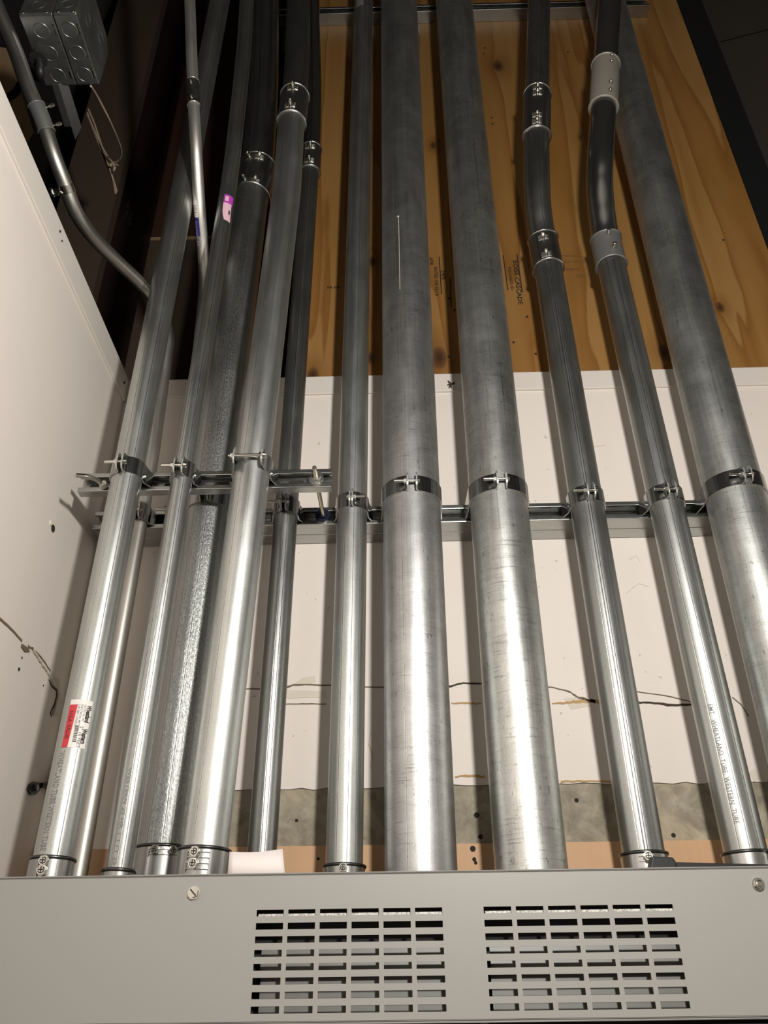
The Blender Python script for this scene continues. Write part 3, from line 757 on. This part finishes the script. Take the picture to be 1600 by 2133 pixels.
# conduit clip with ear on B
q = pB.s_at_py(395); mb = tube_mb(pB, q-.008, q+.008, pB.r+.002); c, t, n, b_ = pB.at(q)
clip = thing('conduit_clip', c, 'small bright clip around the thin conduit beside the left wall top', 'clip')
mb.build('band', M['bolt'], clip)
e = c-b_*(pB.r+.001); mb = MB(); mb.box(e+Vector((-.020, -.002, -.014)), e+Vector((.002, .002, .006))); mb.cyl(e+Vector((-.014, -.010, -.005)), e+Vector((-.014, .008, -.005)), .0045, 8); bevel(mb.build('ear', M['bolt'], clip), .001)

# ------------------------------------------------------------------ pipe clamps
def clamp(p, zc_, yface, label, g=.004, name='pipe_clamp', rot=0.0, bolt=-1, hw=.0175, ear=.019, blen=.024, th=.0028):
    r = p.r+.0004; q = min(p.L, (zc_-p.p[0].z)/((p.p[1]-p.p[0]).normalized().z)) if True else 0
    # walk to the height of the strut
    q = 0
    while p.at(q)[0].z < zc_: q += .002
    c = p.at(q)[0]; root = thing(name, Vector((c.x, yface, zc_)), label, 'clamp')
    T_ = p.at(q)[1]
    def W(x, y, z):   # x right, y towards the room, z up, sheared along the pipe's tilt
        ca, sa = math.cos(rot), math.sin(rot)
        X = x*ca+y*sa; Yn = -x*sa+y*ca
        return Vector((c.x+X+T_.x/T_.z*z, c.y-Yn, zc_+z))
    for sg in (-1, 1):
        pr = []
        pr += [(g, r+ear, .45), (g, r+ear-.002, .75), (g, r+ear-.006, 1), (g, r+.006, 1)]
        a0 = math.asin(min(.9, (g+.004)/r)); pr.append((g+.0012, r+.0028, 1))
        na = 12
        for k in range(na+1):
            a = a0+(math.pi/2-a0)*k/na; pr.append((r*math.sin(a), r*math.cos(a), 1))
        back = -(yface-c.y)-.004
        pr.append((r+.0003, back*.35, 1)); pr.append((r+(.0075 if r < .05 else .003), back, .8))
        n = len(pr); outer = []
        for i in range(n):
            x0, y0, _ = pr[max(0, i-1)]; x1, y1, _ = pr[min(n-1, i+1)]
            dx, dy = x1-x0, y1-y0; L = math.hypot(dx, dy) or 1
            outer.append((pr[i][0]-dy/L*th, pr[i][1]+dx/L*th))   # away from the pipe
        mb = MB(); vs = []
        for i in range(n):
            x, y, k = pr[i]; ox, oy = outer[i]; h_ = hw*k
            vs += [W(sg*x, y, -h_), W(sg*x, y, h_), W(sg*ox, oy, h_), W(sg*ox, oy, -h_)]
        fs = []
        ed = [(0, 1, 2, 3), (4*n-4, 4*n-3, 4*n-2, 4*n-1)]
        for i in range(n-1):
            a = 4*i; b = a+4
            fs += [(a, a+1, b+1, b), (a+2, a+3, b+3, b+2)]; ed += [(a+1, a+2, b+2, b+1), (a+3, a, b, b+3)]
        mb.add(vs, fs); mb.idx = 1; mb.add(vs, ed)
        so = mb.build('strap', [M['strap'], M['edgeglint']], root)
        bm = bmesh.new(); bm.from_mesh(so.data); bmesh.ops.remove_doubles(bm, verts=bm.verts, dist=1e-5); bmesh.ops.recalc_face_normals(bm, faces=bm.faces); bm.to_mesh(so.data); bm.free()
        if r > .05:   # stamped size marks
            mb = MB()
            for k in range(2):
                aa = .42+k*.12
                for ln, zz in (('SU', .004), ('4', -.006)):
                    tv, tf = text_verts('4" RIG' if k == 0 else '707', .0075)
                    vs = []
                    for v in tv:
                        a = sg*aa - 0*v.y + v.y/(r)*sg*1.0
                        vs.append(W((r+th+.0004)*math.sin(a), (r+th+.0004)*math.cos(a), .010-v.x))
                    mb.add(vs, tf)
                    break
            mb.build('stamp', M['bolt'], root)
    yb = r+ear*.55
    mb = MB(); x_l = g+th; A = W(bolt*(x_l+blen), yb, 0); B = W(-bolt*(x_l+.003), yb, 0); mb.cyl(A, B, .0032, 12)
    mb.cyl(W(-bolt*x_l, yb, 0), W(-bolt*(x_l+.005), yb, 0), .0062, 12, r2=.0045); mb.build('bolt', M['bolt'], root)
    mb = MB(); mb.cyl(W(bolt*x_l, yb, 0), W(bolt*(x_l+.0055), yb, 0), .0065, 6, smooth=False); mb.build('nut', M['zinc_obj'], root)
    return root
clamp(pA, FZ, FY, 'pipe clamp on the leftmost conduit at the short strut', g=.0035, rot=-.05)
clamp(pC, FZ, FY, 'pipe clamp on the slender conduit at the middle of the short strut', g=.006)
clamp(pE, FZ, FY, 'wide-open pipe clamp with a long exposed bolt on the short strut', g=.024, blen=.010)
clamp(pB, SZ, SY, 'small pipe clamp on the thin conduit behind the leftmost conduit', g=.003)
clamp(pM, SZ, SY, 'small pipe clamp peeking out left of the slender front conduit', g=.003)
clamp(pD, SZ, SY, 'pipe clamp on the thick rough conduit below the short strut', g=.006)
clamp(pF, SZ, SY, 'pipe clamp on the dark narrow conduit right of the short strut clamps', g=.003)
clamp(pG, SZ, SY, 'closed pipe clamp with its bolt pointing right, on the medium conduit', g=.0012, bolt=1)
clamp(pH, SZ, SY, 'large pipe clamp around the left of the two widest central conduits', g=.0075)
clamp(pI, SZ, SY, 'large pipe clamp around the right of the two widest central conduits', g=.0075)
clamp(pJ, SZ, SY, 'pipe clamp with its bolt pointing left on the first bent conduit', g=.0055)
clamp(pK, SZ, SY, 'pipe clamp on the second bent conduit beside the rightmost wide conduit', g=.006)
clamp(pL, SZ, SY, 'large pipe clamp around the rightmost wide conduit', g=.0055)

# ------------------------------------------------------------------ stickers and print on the conduits
def ang_at_px(p, q, px):
    """angle on the visible side whose point projects to the pixel column px"""
    best = None
    for k in range(-80, 81):
        a = k/80*1.5; v = p.surf(q, a)-CAM; x = 800+F_PX*v.dot(CR)/v.dot(fwd)
        if best is None or abs(x-px) < best[0]: best = (abs(x-px), a)
    return best[1]
# red and white sticker on A
q1, q0 = pA.s_at_py(1468), pA.s_at_py(1567); qm = (q0+q1)/2
aL, aR = ang_at_px(pA, qm, 139), ang_at_px(pA, qm, 185)
st = MB(); patch_mb(pA, q0, q1, aL, aR, .0005, st, th=.0004, nseg=14, taper=lambda f: (aL, aR)); st = st.build('sticker', M['label'], cA, 'white paper sticker with a red stripe')
w_ = aR-aL
patch_mb(pA, q0, q1-.008, aL, aL+.3*w_, .0008, None, th=.0002, nseg=6, taper=lambda f: (aL, aL+w_*(.26+.10*f))).build('stripe', M['red'], st, 'red stripe')
LS = q1-q0
mb = text_on_pipe(pA, 'Wheatland', .0105, q1-.008, aR-.14*w_, .0009, None, 1.0, LS*.40/.0105/4.9, .035)
text_on_pipe(pA, 'Western', .0105, q1-LS*.60, aR-.14*w_, .0009, mb, 1.0, LS*.32/.0105/3.8, .035)
mb.build('lettering', M['ink'], st)
mb = text_on_pipe(pA, 'U.S.A. VALUE', .0075, q1-LS*.25, aL+.15*w_, .0011, None, 1, 1.0); mb.build('lettering', M['crackd'], st)
mb = MB(); q = q1-LS*.55
for k in range(15):
    wd = random.choice((.0006, .001, .0016)); patch_mb(pA, q-wd, q, aL+.42*w_, aL+.58*w_, .0008, mb, nseg=2); q -= wd+random.choice((.0008, .0013))
    if q < q0+.008: break
mb.build('barcode', M['ink'], st)
mb = MB()
for k in range(3):
    text_on_pipe(pA, ('2 IN EMT CONDUIT', 'ELECTRICAL METALLIC', 'LISTED UL 797')[k], .0042, q1-LS*.10, aL+(.42+.13*k)*w_, .0008, mb)
text_on_pipe(pA, '2" 10 FEET', .0075, q1-LS*.55, aL+.68*w_, .0008, mb)
mb.build('small_print', M['inkgrey'], st)
# ink print on A: starts below the sticker on its left
q1p = pA.s_at_py(1572); qe = pA.s_at_py(1780); aT = ang_at_px(pA, pA.s_at_py(1680), 108)
text_on_pipe(pA, 'WHEATLAND TUBE WESTERN TUBE', .013, q1p, aT, .0003, None, 1.05, (q1p-qe)/.013/17.2).build('ink_print', M['inkgrey'], cA)
q1p = pK.s_at_py(1478); aT = ang_at_px(pK, pK.s_at_py(1600), 1506)
text_on_pipe(pK, 'EMT   WHEATLAND  TUBE  WESTERN  TUBE', .0115, q1p, aT, .0003, None, 1.05, .82).build('ink_print', M['inkgrey'], cK)
q1p = pC.s_at_py(1610); aT = ang_at_px(pC, pC.s_at_py(1700), 256)
text_on_pipe(pC, 'WESTERN 23 HR 1 TTY 25 05', .008, q1p, aT, .0003, None, 1.0, 1.5).build('ink_print', M['inkgrey'], cC)
# purple and white sticker on C
q1, qm_, q0 = pC.s_at_py(421), pC.s_at_py(437), pC.s_at_py(472)
aL, aR = ang_at_px(pC, q1, 468), ang_at_px(pC, q1, 486)
patch_mb(pC, qm_, q1, aL, aR, .0005, None, th=.0004, nseg=8).build('sticker', M['purple'], cC, 'purple sticker')
s2 = patch_mb(pC, q0, qm_, aL, aR, .0006, None, th=.0004, nseg=8, taper=lambda f: (aL+.35*(1-f)**3, aR-.15*f)).build('sticker', M['pinkl'], cC, 'torn pinkish white sticker')
patch_mb(pC, q0+.022, qm_-.022, aL+.62*(aR-aL), aR-.2, .0009, None, nseg=3).build('print_block', M['greymatte'], s2)
patch_mb(pC, qm_+.006, q1-.006, aL+.15, aL+.55, .0009, None, nseg=3).build('print_block', M['pinkl'], cC.children[-2] if False else s2)
# labels on M
q1, qm_, q0 = pM.s_at_py(415), pM.s_at_py(451), pM.s_at_py(491)
aL, aR = ang_at_px(pM, qm_, 401), ang_at_px(pM, qm_, 413)
lb = patch_mb(pM, qm_, q1, aL, aR, .0004, None, th=.0003, nseg=5).build('sticker', M['label'], cM, 'white barcode sticker')
mb = MB(); q = q1-.010
while q > qm_+.010:
    wd = random.choice((.0012, .002, .003)); patch_mb(pM, q-wd, q, aL+.1, aR-.15, .0007, mb, nseg=2); q -= wd+random.choice((.002, .004))
mb.build('barcode', M['ink'], lb)
lb = patch_mb(pM, q0, qm_, aL, aR+.1, .0004, None, th=.0003, nseg=5).build('sticker', M['navy'], cM, 'navy blue sticker with pale lettering')
mb = text_on_pipe(pM, 'CONDUIT', .008, qm_-.008, aL+.55*(aR-aL), .0007, None, 1, 1.6); mb.build('lettering', M['lilac'], lb)
# small tag high on G
q1, q0 = pG.s_at_py(4), pG.s_at_py(30); aL, aR = ang_at_px(pG, q0, 742), ang_at_px(pG, q0, 757)
lb = patch_mb(pG, q0, q1, aL, aR, .0005, None, th=.0004, nseg=5).build('sticker', M['inkgrey'], cG, 'small grey tag high on the tube')
# chalk line on H
q1, q0 = pH.s_at_py(490), pH.s_at_py(640); aT = ang_at_px(pH, q1, 830)
patch_mb(pH, q0, q1, aT, aT+.015, .0003, None, nseg=1).build('chalk_line', M['label'], cH, 'thin pale chalk line')
text_on_pipe(pH, 'x', .012, q1+.004, aT, .0004).build('chalk_mark', M['label'], cH)

# ------------------------------------------------------------------ cabinet
CY = 1.15
cab = thing('electrical_cabinet', (0, CY, 0), 'grey powder-coated metal cabinet with louvred front along the bottom', 'cabinet')
xc0, xc1 = WX+.002+.0, 1.55
ztop = (P(800, 1812, CY).z+P(200, 1825, CY).z)/2; zbot = P(1300, 2127, CY).z
print('ztop', ztop-EYE, 'zbot', zbot-EYE)
# grid of holes
def block(c00, c10, c01, nx, ny, slotw, sloth):
    a, b, c = P(*c00, CY), P(*c10, CY), P(*c01, CY)
    return a, (b.x-a.x), (a.z-c.z)
blocks = []
a, b, c = P(535, 1897, CY), P(921, 1889, CY), P(519, 2112, CY); blocks.append((a.x, b.x, (a.z+b.z)/2, c.z))
a, b, c = P(1007, 1887, CY), P(1401, 1884, CY), P(1022, 2106, CY); blocks.append((a.x, b.x, (a.z+b.z)/2, c.z))
mb = MB(); TH = .0016
xs = set([xc0, xc1]); rects = []
zt_, zb_ = (blocks[0][2]+blocks[1][2])/2, (blocks[0][3]+blocks[1][3])/2
NR, NC = 8, 6
ph = (zt_-zb_)/ (NR-1+.50); hh = ph*.50
rows = [(zt_-k*ph, zt_-k*ph-hh) for k in range(NR)]
cols = []
for (x0, x1, _, _) in blocks:
    pw = (x1-x0)/(NC-1+.855); hw = pw*.855
    cols.append([(x0+k*pw, x0+k*pw+hw) for k in range(NC)])
xe = [xc0]; 
for cc in cols:
    for (u, v) in cc: xe += [u, v]
xe.append(xc1)
ze = [ztop-.004]
for (u, v) in rows: ze += [u, v]
ze.append(zbot+.004)
def is_hole(i, j): return (i % 2 == 1) and (j % 2 == 1) and not (i == 2*NC)
NX, NZ = len(xe)-1, len(ze)-1
for i in range(NX):
    for j in range(NZ):
        x0, x1, z1, z0 = xe[i], xe[i+1], ze[j], ze[j+1]
        if is_hole(i, j):
            for (p0, p1) in (((x0, z0), (x1, z0)), ((x1, z0), (x1, z1)), ((x1, z1), (x0, z1)), ((x0, z1), (x0, z0))):
                mb.add([(p0[0], CY, p0[1]), (p1[0], CY, p1[1]), (p1[0], CY+TH, p1[1]), (p0[0], CY+TH, p0[1])], [(0, 1, 2, 3)])
        else:
            mb.add([(x0, CY, z0), (x1, CY, z0), (x1, CY, z1), (x0, CY, z1)], [(0, 1, 2, 3)])
            mb.add([(x0, CY+TH, z0), (x1, CY+TH, z0), (x1, CY+TH, z1), (x0, CY+TH, z1)], [(3, 2, 1, 0)])
# rolled top and bottom edges
nr = 6; R_ = .004
def roll(zedge, sgn):
    prev = None
    for k in range(nr+1):
        t = math.pi/2*k/nr; y = CY+R_-R_*math.cos(t); z = zedge+sgn*R_*math.sin(t)
        if prev: mb.add([(xc0, prev[0], prev[1]), (xc1, prev[0], prev[1]), (xc1, y, z), (xc0, y, z)], [(0, 1, 2, 3)], smooth=True)
        prev = (y, z)
    mb.add([(xc0, prev[0], prev[1]), (xc1, prev[0], prev[1]), (xc1, CY+.03, prev[1]), (xc0, CY+.03, prev[1])], [(0, 1, 2, 3)])
roll(ztop-.004, 1); roll(zbot+.004, -1)
me_o = mb.build('front_panel', M['cabinet'], cab, 'grey front plate punched with two blocks of slots')
# remerge the plate so that its edges shade cleanly
bm = bmesh.new(); bm.from_mesh(me_o.data); bmesh.ops.remove_doubles(bm, verts=bm.verts, dist=1e-5); bm.to_mesh(me_o.data); bm.free()
# carcass
body = MB(); yb = WY-.014
body.box((xc0, CY+.03, ztop-.002), (xc1, yb, ztop-.0002))
body.box((xc0, yb-.002, .0), (xc1, yb, ztop-.002))
body.box((xc0, CY+.03, .0), (xc0+.002, yb-.002, ztop-.002)); body.box((xc1-.002, CY+.002, .0), (xc1, yb-.002, ztop-.002))
body.box((xc0, CY+.03, .0), (xc1, yb-.002, .002))
body.build('carcass', M['cabin'], cab)
door = MB().box((xc0, CY+.012, .05), (xc1, CY+.028, zbot-.010)); bevel(door.build('lower_door', M['cabinet'], cab), .002)
MB().box((P(1480, 2110, CY).x, CY+.004, zbot-.03), (xc1, CY+.011, zbot-.004)).build('gap_shade', M['black'], cab)  # black bar painted in for the dark gap below the panel
# slanted baffle behind the lower slots
for cc in cols:
    x0, x1 = cc[0][0]+.006, cc[-1][1]+.008
    kz = (LZ-EYE-.05)/CY
    for (ra, rb, da, db) in ((3, 4, ph/(kz+.06), (ph-.6*hh)/(kz+.055)), (5, 7, (ph+.45*hh)/(kz+.04), (ph-.15*hh)/(kz+.015))):
        zA = rows[ra][0]+.003; zB = rows[rb][1]-.004
        MB().prism([(x0, CY+da, zA), (x0, CY+db, zB), (x0, CY+db+.0015, zB), (x0, CY+da+.0015, zA)], (x1-x0, 0, 0)).build('baffle', M['cabin'], cab)
    mb = MB(); zC = rows[0][1]
    zD = rows[0][1]+.40*hh; mb.box((x0-.004, CY+.0035, zC-.0005), (x1, CY+.005, zD)); mb.build('lit_sill', M['litsill'], cab)  # pale mottled strip paints the lamplit sill behind the top slots
MB().box((xc0+.003, CY+.055, rows[7][1]-.02), (xc1-.003, CY+.057, ztop-.004)).build('interior_shade', M['cabshade'], cab)  # dark sheet stands in for shade in the open interior
def hexscrew(px, py, slot):
    c = P(px, py, CY); mb = MB(); n = Vector((0, -1, 0))
    mb.cyl(c, c+n*.0018, .0078, 20); mb.cyl(c+n*.0018, c+n*.0058, .0062, 6, smooth=False, phase=.4)
    s_ = Vector((.7, 0, -.7)) if slot else None
    if slot:
        u = Vector((.7, 0, .7)); e = c+n*.0058
        mb.idx = 1; mb.prism([e+s_*.0055+u*.0009, e+s_*.0055-u*.0009, e-s_*.0055-u*.0009, e-s_*.0055+u*.0009], n*.0003)
    else:
        mb.cyl(c+n*.0058, c+n*.0068, .0045, 12, r2=.003)
    mb.build('panel_screw', [M['bolt'], M['iron']], cab, 'shiny slotted hex screw' if slot else 'shiny hex screw')
hexscrew(404, 1860, True); hexscrew(1579, 1842, False)

# ------------------------------------------------------------------ loose things on and around the cabinet
zt2 = ztop-.0002
pp = [P(478, 1774, 1.22), P(588, 1767, 1.22), P(595, 1818, 1.205), P(474, 1822, 1.205)]
pp[2].z = zt2; pp[3].z = zt2
mb = MB(); N = 10; vs = []
for j in range(2):
    for i in range(N+1):
        f = i/N; top = pp[0].lerp(pp[1], f); bot = pp[3].lerp(pp[2], f); cur = Vector((0, -.006*math.sin(f*math.pi)+.004*f*f, -.0035*math.sin(f*math.pi)*1))
        for b_ in (top+cur, bot+Vector((0, -.004*math.sin(f*math.pi), 0))): vs.append(b_+Vector((0, .0006*j, 0)))
W2 = 2*(N+1)
fs = []
for i in range(N): a = 2*i; fs += [(a, a+2, a+3, a+1), (W2+a, W2+a+1, W2+a+3, W2+a+2), (a, W2+a, W2+a+2, a+2), (a+1, a+3, W2+a+3, W2+a+1)]
fs += [(0, 1, W2+1, W2), (2*N, W2+2*N, W2+2*N+1, 2*N+1)]
pa = mb.add(vs, fs, smooth=True).build('paper_sheet', M['paper']); tag(pa, 'blank white paper standing on the cabinet top among the conduits', 'paper')
# black lever / strap on the cabinet, right
a = [P(x, y, 1.20) for x, y in ((1352, 1808), (1360, 1783), (1402, 1785), (1408, 1793), (1500, 1798), (1500, 1808))]
lv = thing('black_lever', Vector((a[0].x, 1.20, zt2)), 'black plastic lever arm lying on the cabinet in front of the bent conduits', 'lever')
for q in (a[0], a[5]): q.z = zt2
h1 = [Vector((a[0].x, 1.20, zt2)), a[1], a[2], Vector((a[3].x, 1.20, a[3].z)), Vector((a[3].x, 1.20, zt2))]
bevel(MB().prism(h1, (0, .022, 0)).build('head', M['black'], lv), .002)
e1 = P(1640, 1800, 1.20); h2 = [Vector((a[3].x+.0005, 1.203, zt2)), Vector((a[3].x+.0005, 1.203, a[3].z-.001)), Vector((P(1500, 1798, 1.203).x, 1.203, P(1500, 1798, 1.203).z)), Vector((e1.x, 1.203, e1.z)), Vector((e1.x, 1.203, zt2))]
h2[2].z = max(h2[2].z, zt2+.003); h2[3].z = max(zt2+.003, min(h2[3].z, h2[2].z))
bevel(MB().prism(h2, (0, .014, 0)).build('arm', M['black'], lv), .001)

# black hook on the left wall
c = PL(66, 1640); hk = thing('wall_hook', c, 'bent black iron hook screwed to the left wall near the cabinet', 'hook')
def WL(x, y, off=0.0): v = PL(x, y); v.x = WX+off; return v
mb = MB(); pts = [WL(*q, .004) for q in ((54, 1644), (58, 1634), (68, 1628), (78, 1630), (84, 1636), (80, 1646), (70, 1655), (60, 1656))]
mb.prism([Vector((WX, q.y, q.z)) for q in pts], (.004, 0, 0)); bevel(mb.build('plate', M['iron'], hk), .001)
mb = MB(); cc = WL(67, 1641, .004); mb.cyl(cc, cc+Vector((.006, 0, 0)), .006, 8, smooth=False); mb.build('screw', M['blacksteel'], hk)
arm = Pipe(catmull([WL(80, 1636, .005), WL(92, 1634, .012), WL(101, 1628, .018), WL(103, 1618, .020), WL(106, 1600, .020)], 6), .0045)
tube_mb(arm, seg=8).build('arm', M['iron'], hk)
arm = Pipe(catmull([WL(84, 1637, .005), WL(94, 1642, .012), WL(101, 1640, .016), WL(104, 1630, .018)], 6), .004)
tube_mb(arm, seg=8).build('arm', M['iron'], hk)

# dark dried knot of glue on the band above the wall
c = P(938, 801, WY-.006); gl = thing('adhesive_blob', c, 'small dark ragged glue blob on the band between the two widest conduits', 'blob')
mb = MB()
for k in range(14):
    a_ = random.uniform(0, 6.28); d = Vector((math.cos(a_), 0, math.sin(a_)*1.2)); L = random.uniform(.004, .012)
    mb.cyl(c+Vector((0, .0005, 0)), c+d*L+Vector((0, -.003, 0)), .0022, 6, r2=.0012)
mb.build('blob', M['crackd'], gl)

# ------------------------------------------------------------------ junction box, bracket, string, cable at upper left
BY0, BY1 = .90, 1.055
zb = P(100, 28, BY0).z; 
x0, xm, x1 = P(39, 28, BY0).x, P(108, 28, BY0).x, P(157, 28, BY0).x
zgh = .150
jb = thing('junction_box', Vector(((x0+x1)/2, BY0, zb)), 'ganged grey steel junction box with round knockouts at the upper left', 'junction box')
boxm = galv('box_steel', .40, .34, 21.0, grain=.1)
M['boxsteel'] = mat('box_sheet_steel', (.36, .37, .37), .36, .88); T = NT(M['boxsteel']); n_ = T.noise(T.obj(), 25, 4)
T.l(T.math('MULTIPLY_ADD', n_, .3, .20), T.b.inputs['Roughness']); T.l(T.mix(n_, (.20, .205, .20), (.36, .37, .36)), T.b.inputs['Base Color'])
ch = .026
def gang(xa, xb):
    # square box body, chamfered corners seen from the side (YZ plane)
    poly = [(xa, BY0+.004, zb), (xa, BY1-.004, zb), (xa, BY1, zb+.004), (xa, BY1, zb+zgh-ch), (xa, BY1-ch, zb+zgh), (xa, BY0+ch, zb+zgh), (xa, BY0, zb+zgh-ch), (xa, BY0, zb+.004)]
    o = MB().prism(poly, (xb-xa, 0, 0)).build('box_gang', M['boxsteel'], jb); bevel(o, .0012); return o
g1 = gang(x0, xm-.0012); g2 = gang(xm+.0012, x1); g3 = g2
def knock(parent, c, n, r_):
    n = Vector(n); u = n.orthogonal().normalized(); w2 = n.cross(u); seg = 24
    vs = []
    for rr, hh_ in ((r_, 0), (r_+.0007, .0008), (r_+.0016, .0008), (r_+.0023, 0)):
        for i in range(seg):
            t = 2*math.pi*i/seg; vs.append(c+(u*math.cos(t)+w2*math.sin(t))*rr+n*hh_)
    fs = [(j*seg+i, j*seg+(i+1) % seg, (j+1)*seg+(i+1) % seg, (j+1)*seg+i) for j in range(3) for i in range(seg)]
    MB().add(vs, fs, smooth=True).build('knockout', M['boxsteel'], parent)
ln = BY1-BY0
for (gx0, gx1, g) in ((x0, xm, g1), (xm, x1, g2)):
    for f in (.22, .53, .84): knock(g, Vector(((gx0+gx1)/2, BY0+ln*f, zb-.0001)), (0, 0, -1), min(.0145, (gx1-gx0)*.40))
    knock(g, Vector(((gx0+gx1)/2, BY0-.0001, zb+.035)), (0, -1, 0), .013); knock(g, Vector(((gx0+gx1)/2, BY0-.0001, zb+.08)), (0, -1, 0), .013)
xr_ = x1
for (fy, fz) in ((.3, .4), (.7, .7)): knock(g3, Vector((xr_+.0001, BY0+ln*fy, zb+zgh*fz)), (1, 0, 0), .014)
for (xx, g) in ((xm-.006, g1), (x1-.005, g2)):
    mb = MB()
    for f in (.15, .27, .38, .58, .75, .88):
        c = Vector((xx, BY0+ln*f, zb)); mb.cyl(c+Vector((0, 0, -.0008)), c, .0022, 8)
    mb.build('screw_hole', M['hole'], g)
    mb = MB()
    for f in (.21, .82):
        mb.box((xx-.001, BY0+ln*(f-.045), zb-.0016), (xx+.002, BY0+ln*(f+.045), zb))
    mb.build('tab', M['bolt'], g)
mb = MB()
for xx in (x0+.008, xm-.012, xm+.012, x1-.006): mb.cyl((xx, BY0-.002, zb+.004), (xx, BY0, zb+.004), .0028, 8)
mb.build('screw', M['bolt'], jb)
# cable connector and black cable
c = P(84, 112, .985); c.z = zb
cn = MB(); cn.cyl(c+Vector((0, 0, -.012)), c, .016, 14); cn.cyl(c+Vector((0, 0, -.016)), c+Vector((0, 0, -.004)), .019, 8, smooth=False)
o = cn.build('cable_connector', M['iron'], jb)
cp_ = [c+Vector((0, 0, -.008)), c+Vector((-.006, .03, -.03)), P(58, 150, 1.10), P(30, 195, 1.16), P(-20, 215, 1.18)]
cab2 = tube_mb(Pipe(catmull(cp_, 8), .009), seg=14).build('black_cable', M['blackpaint']); tag(cab2, 'black cable running down-left from the junction box behind the thin conduit', 'cable')
# angle bracket under the box running back
br_ = thing('angle_bracket', Vector((P(125, 178, BY1).x, BY1, zb)), 'grey steel angle bracket extending back from beneath the junction box', 'bracket')
xa_ = P(123, 178, BY1).x; yF = P(150, 285, 1.2); Y2 = BY1+.15
k = (zb-.004-EYE)
def at_z(px, py): v = PZ(px, py, zb-.004); return v
A1, A2, A3, A4 = at_z(108, 176), at_z(120, 176), at_z(148, 264), at_z(134, 264)
mb = MB(); mb.prism([A1, A2, A3, A4], (0, 0, .002)); bevel(mb.build('flange', M['bracket'], br_), .0005)
A1, A2, A3, A4 = at_z(121, 176), at_z(138, 176), at_z(168, 272), at_z(157, 292)
mb = MB(); dz = Vector((0, 0, .012)); mb.prism([A1, A2+dz, A3+dz, A4], (0, 0, .0018)); bevel(mb.build('flange', M['bracket'], br_), .0005)
# string with a knot
ys = 1.30
def st_(pts, r_): return Pipe(catmull([P(*q) for q in pts], 8), r_)
sg_ = thing('hanging_string', P(188, 178, 1.08), 'tan string looping down from the junction box with a frayed knot', 'string')
c0 = P(190, 176, 1.056)
p1 = Pipe(catmull([Vector((c0.x, 1.057, zb+.002)), P(205, 205, 1.12), P(228, 250, 1.2), P(246, 292, 1.3), P(253, 315, 1.36), P(249, 332, 1.4), P(236, 338, 1.42), P(222, 322, 1.42), P(205, 290, 1.42), P(187, 250, 1.42), P(182, 235, 1.42)], 8), .0026)
tube_mb(p1, seg=8).build('strand', M['rope'], sg_)
p2 = st_([(184, 228, 1.44), (198, 262, 1.44), (212, 305, 1.44), (228, 350, 1.44), (243, 398, 1.45)], .003); tube_mb(p2, seg=8).build('strand', M['rope'], sg_)
p2 = st_([(182, 240, 1.45), (200, 285, 1.45), (218, 330, 1.45), (232, 365, 1.45), (241, 402, 1.45)], .003); tube_mb(p2, seg=8).build('strand', M['rope'], sg_)
c = P(235, 340, 1.42); mb = MB()
for k in range(9):
    d = Vector((random.uniform(-1, 1), random.uniform(-.3, .3), random.uniform(-1.3, .6))).normalized(); mb.cyl(c, c+d*random.uniform(.008, .016), .0028, 6, r2=.001)
c2 = P(238, 352, 1.42); mb.cyl(c, c2, .003, 6); mb.cyl(c2+Vector((0, 0, .006)), c2+Vector((0, 0, -.008)), .0045, 8, r2=.002); mb.build('knot', M['rope'], sg_)
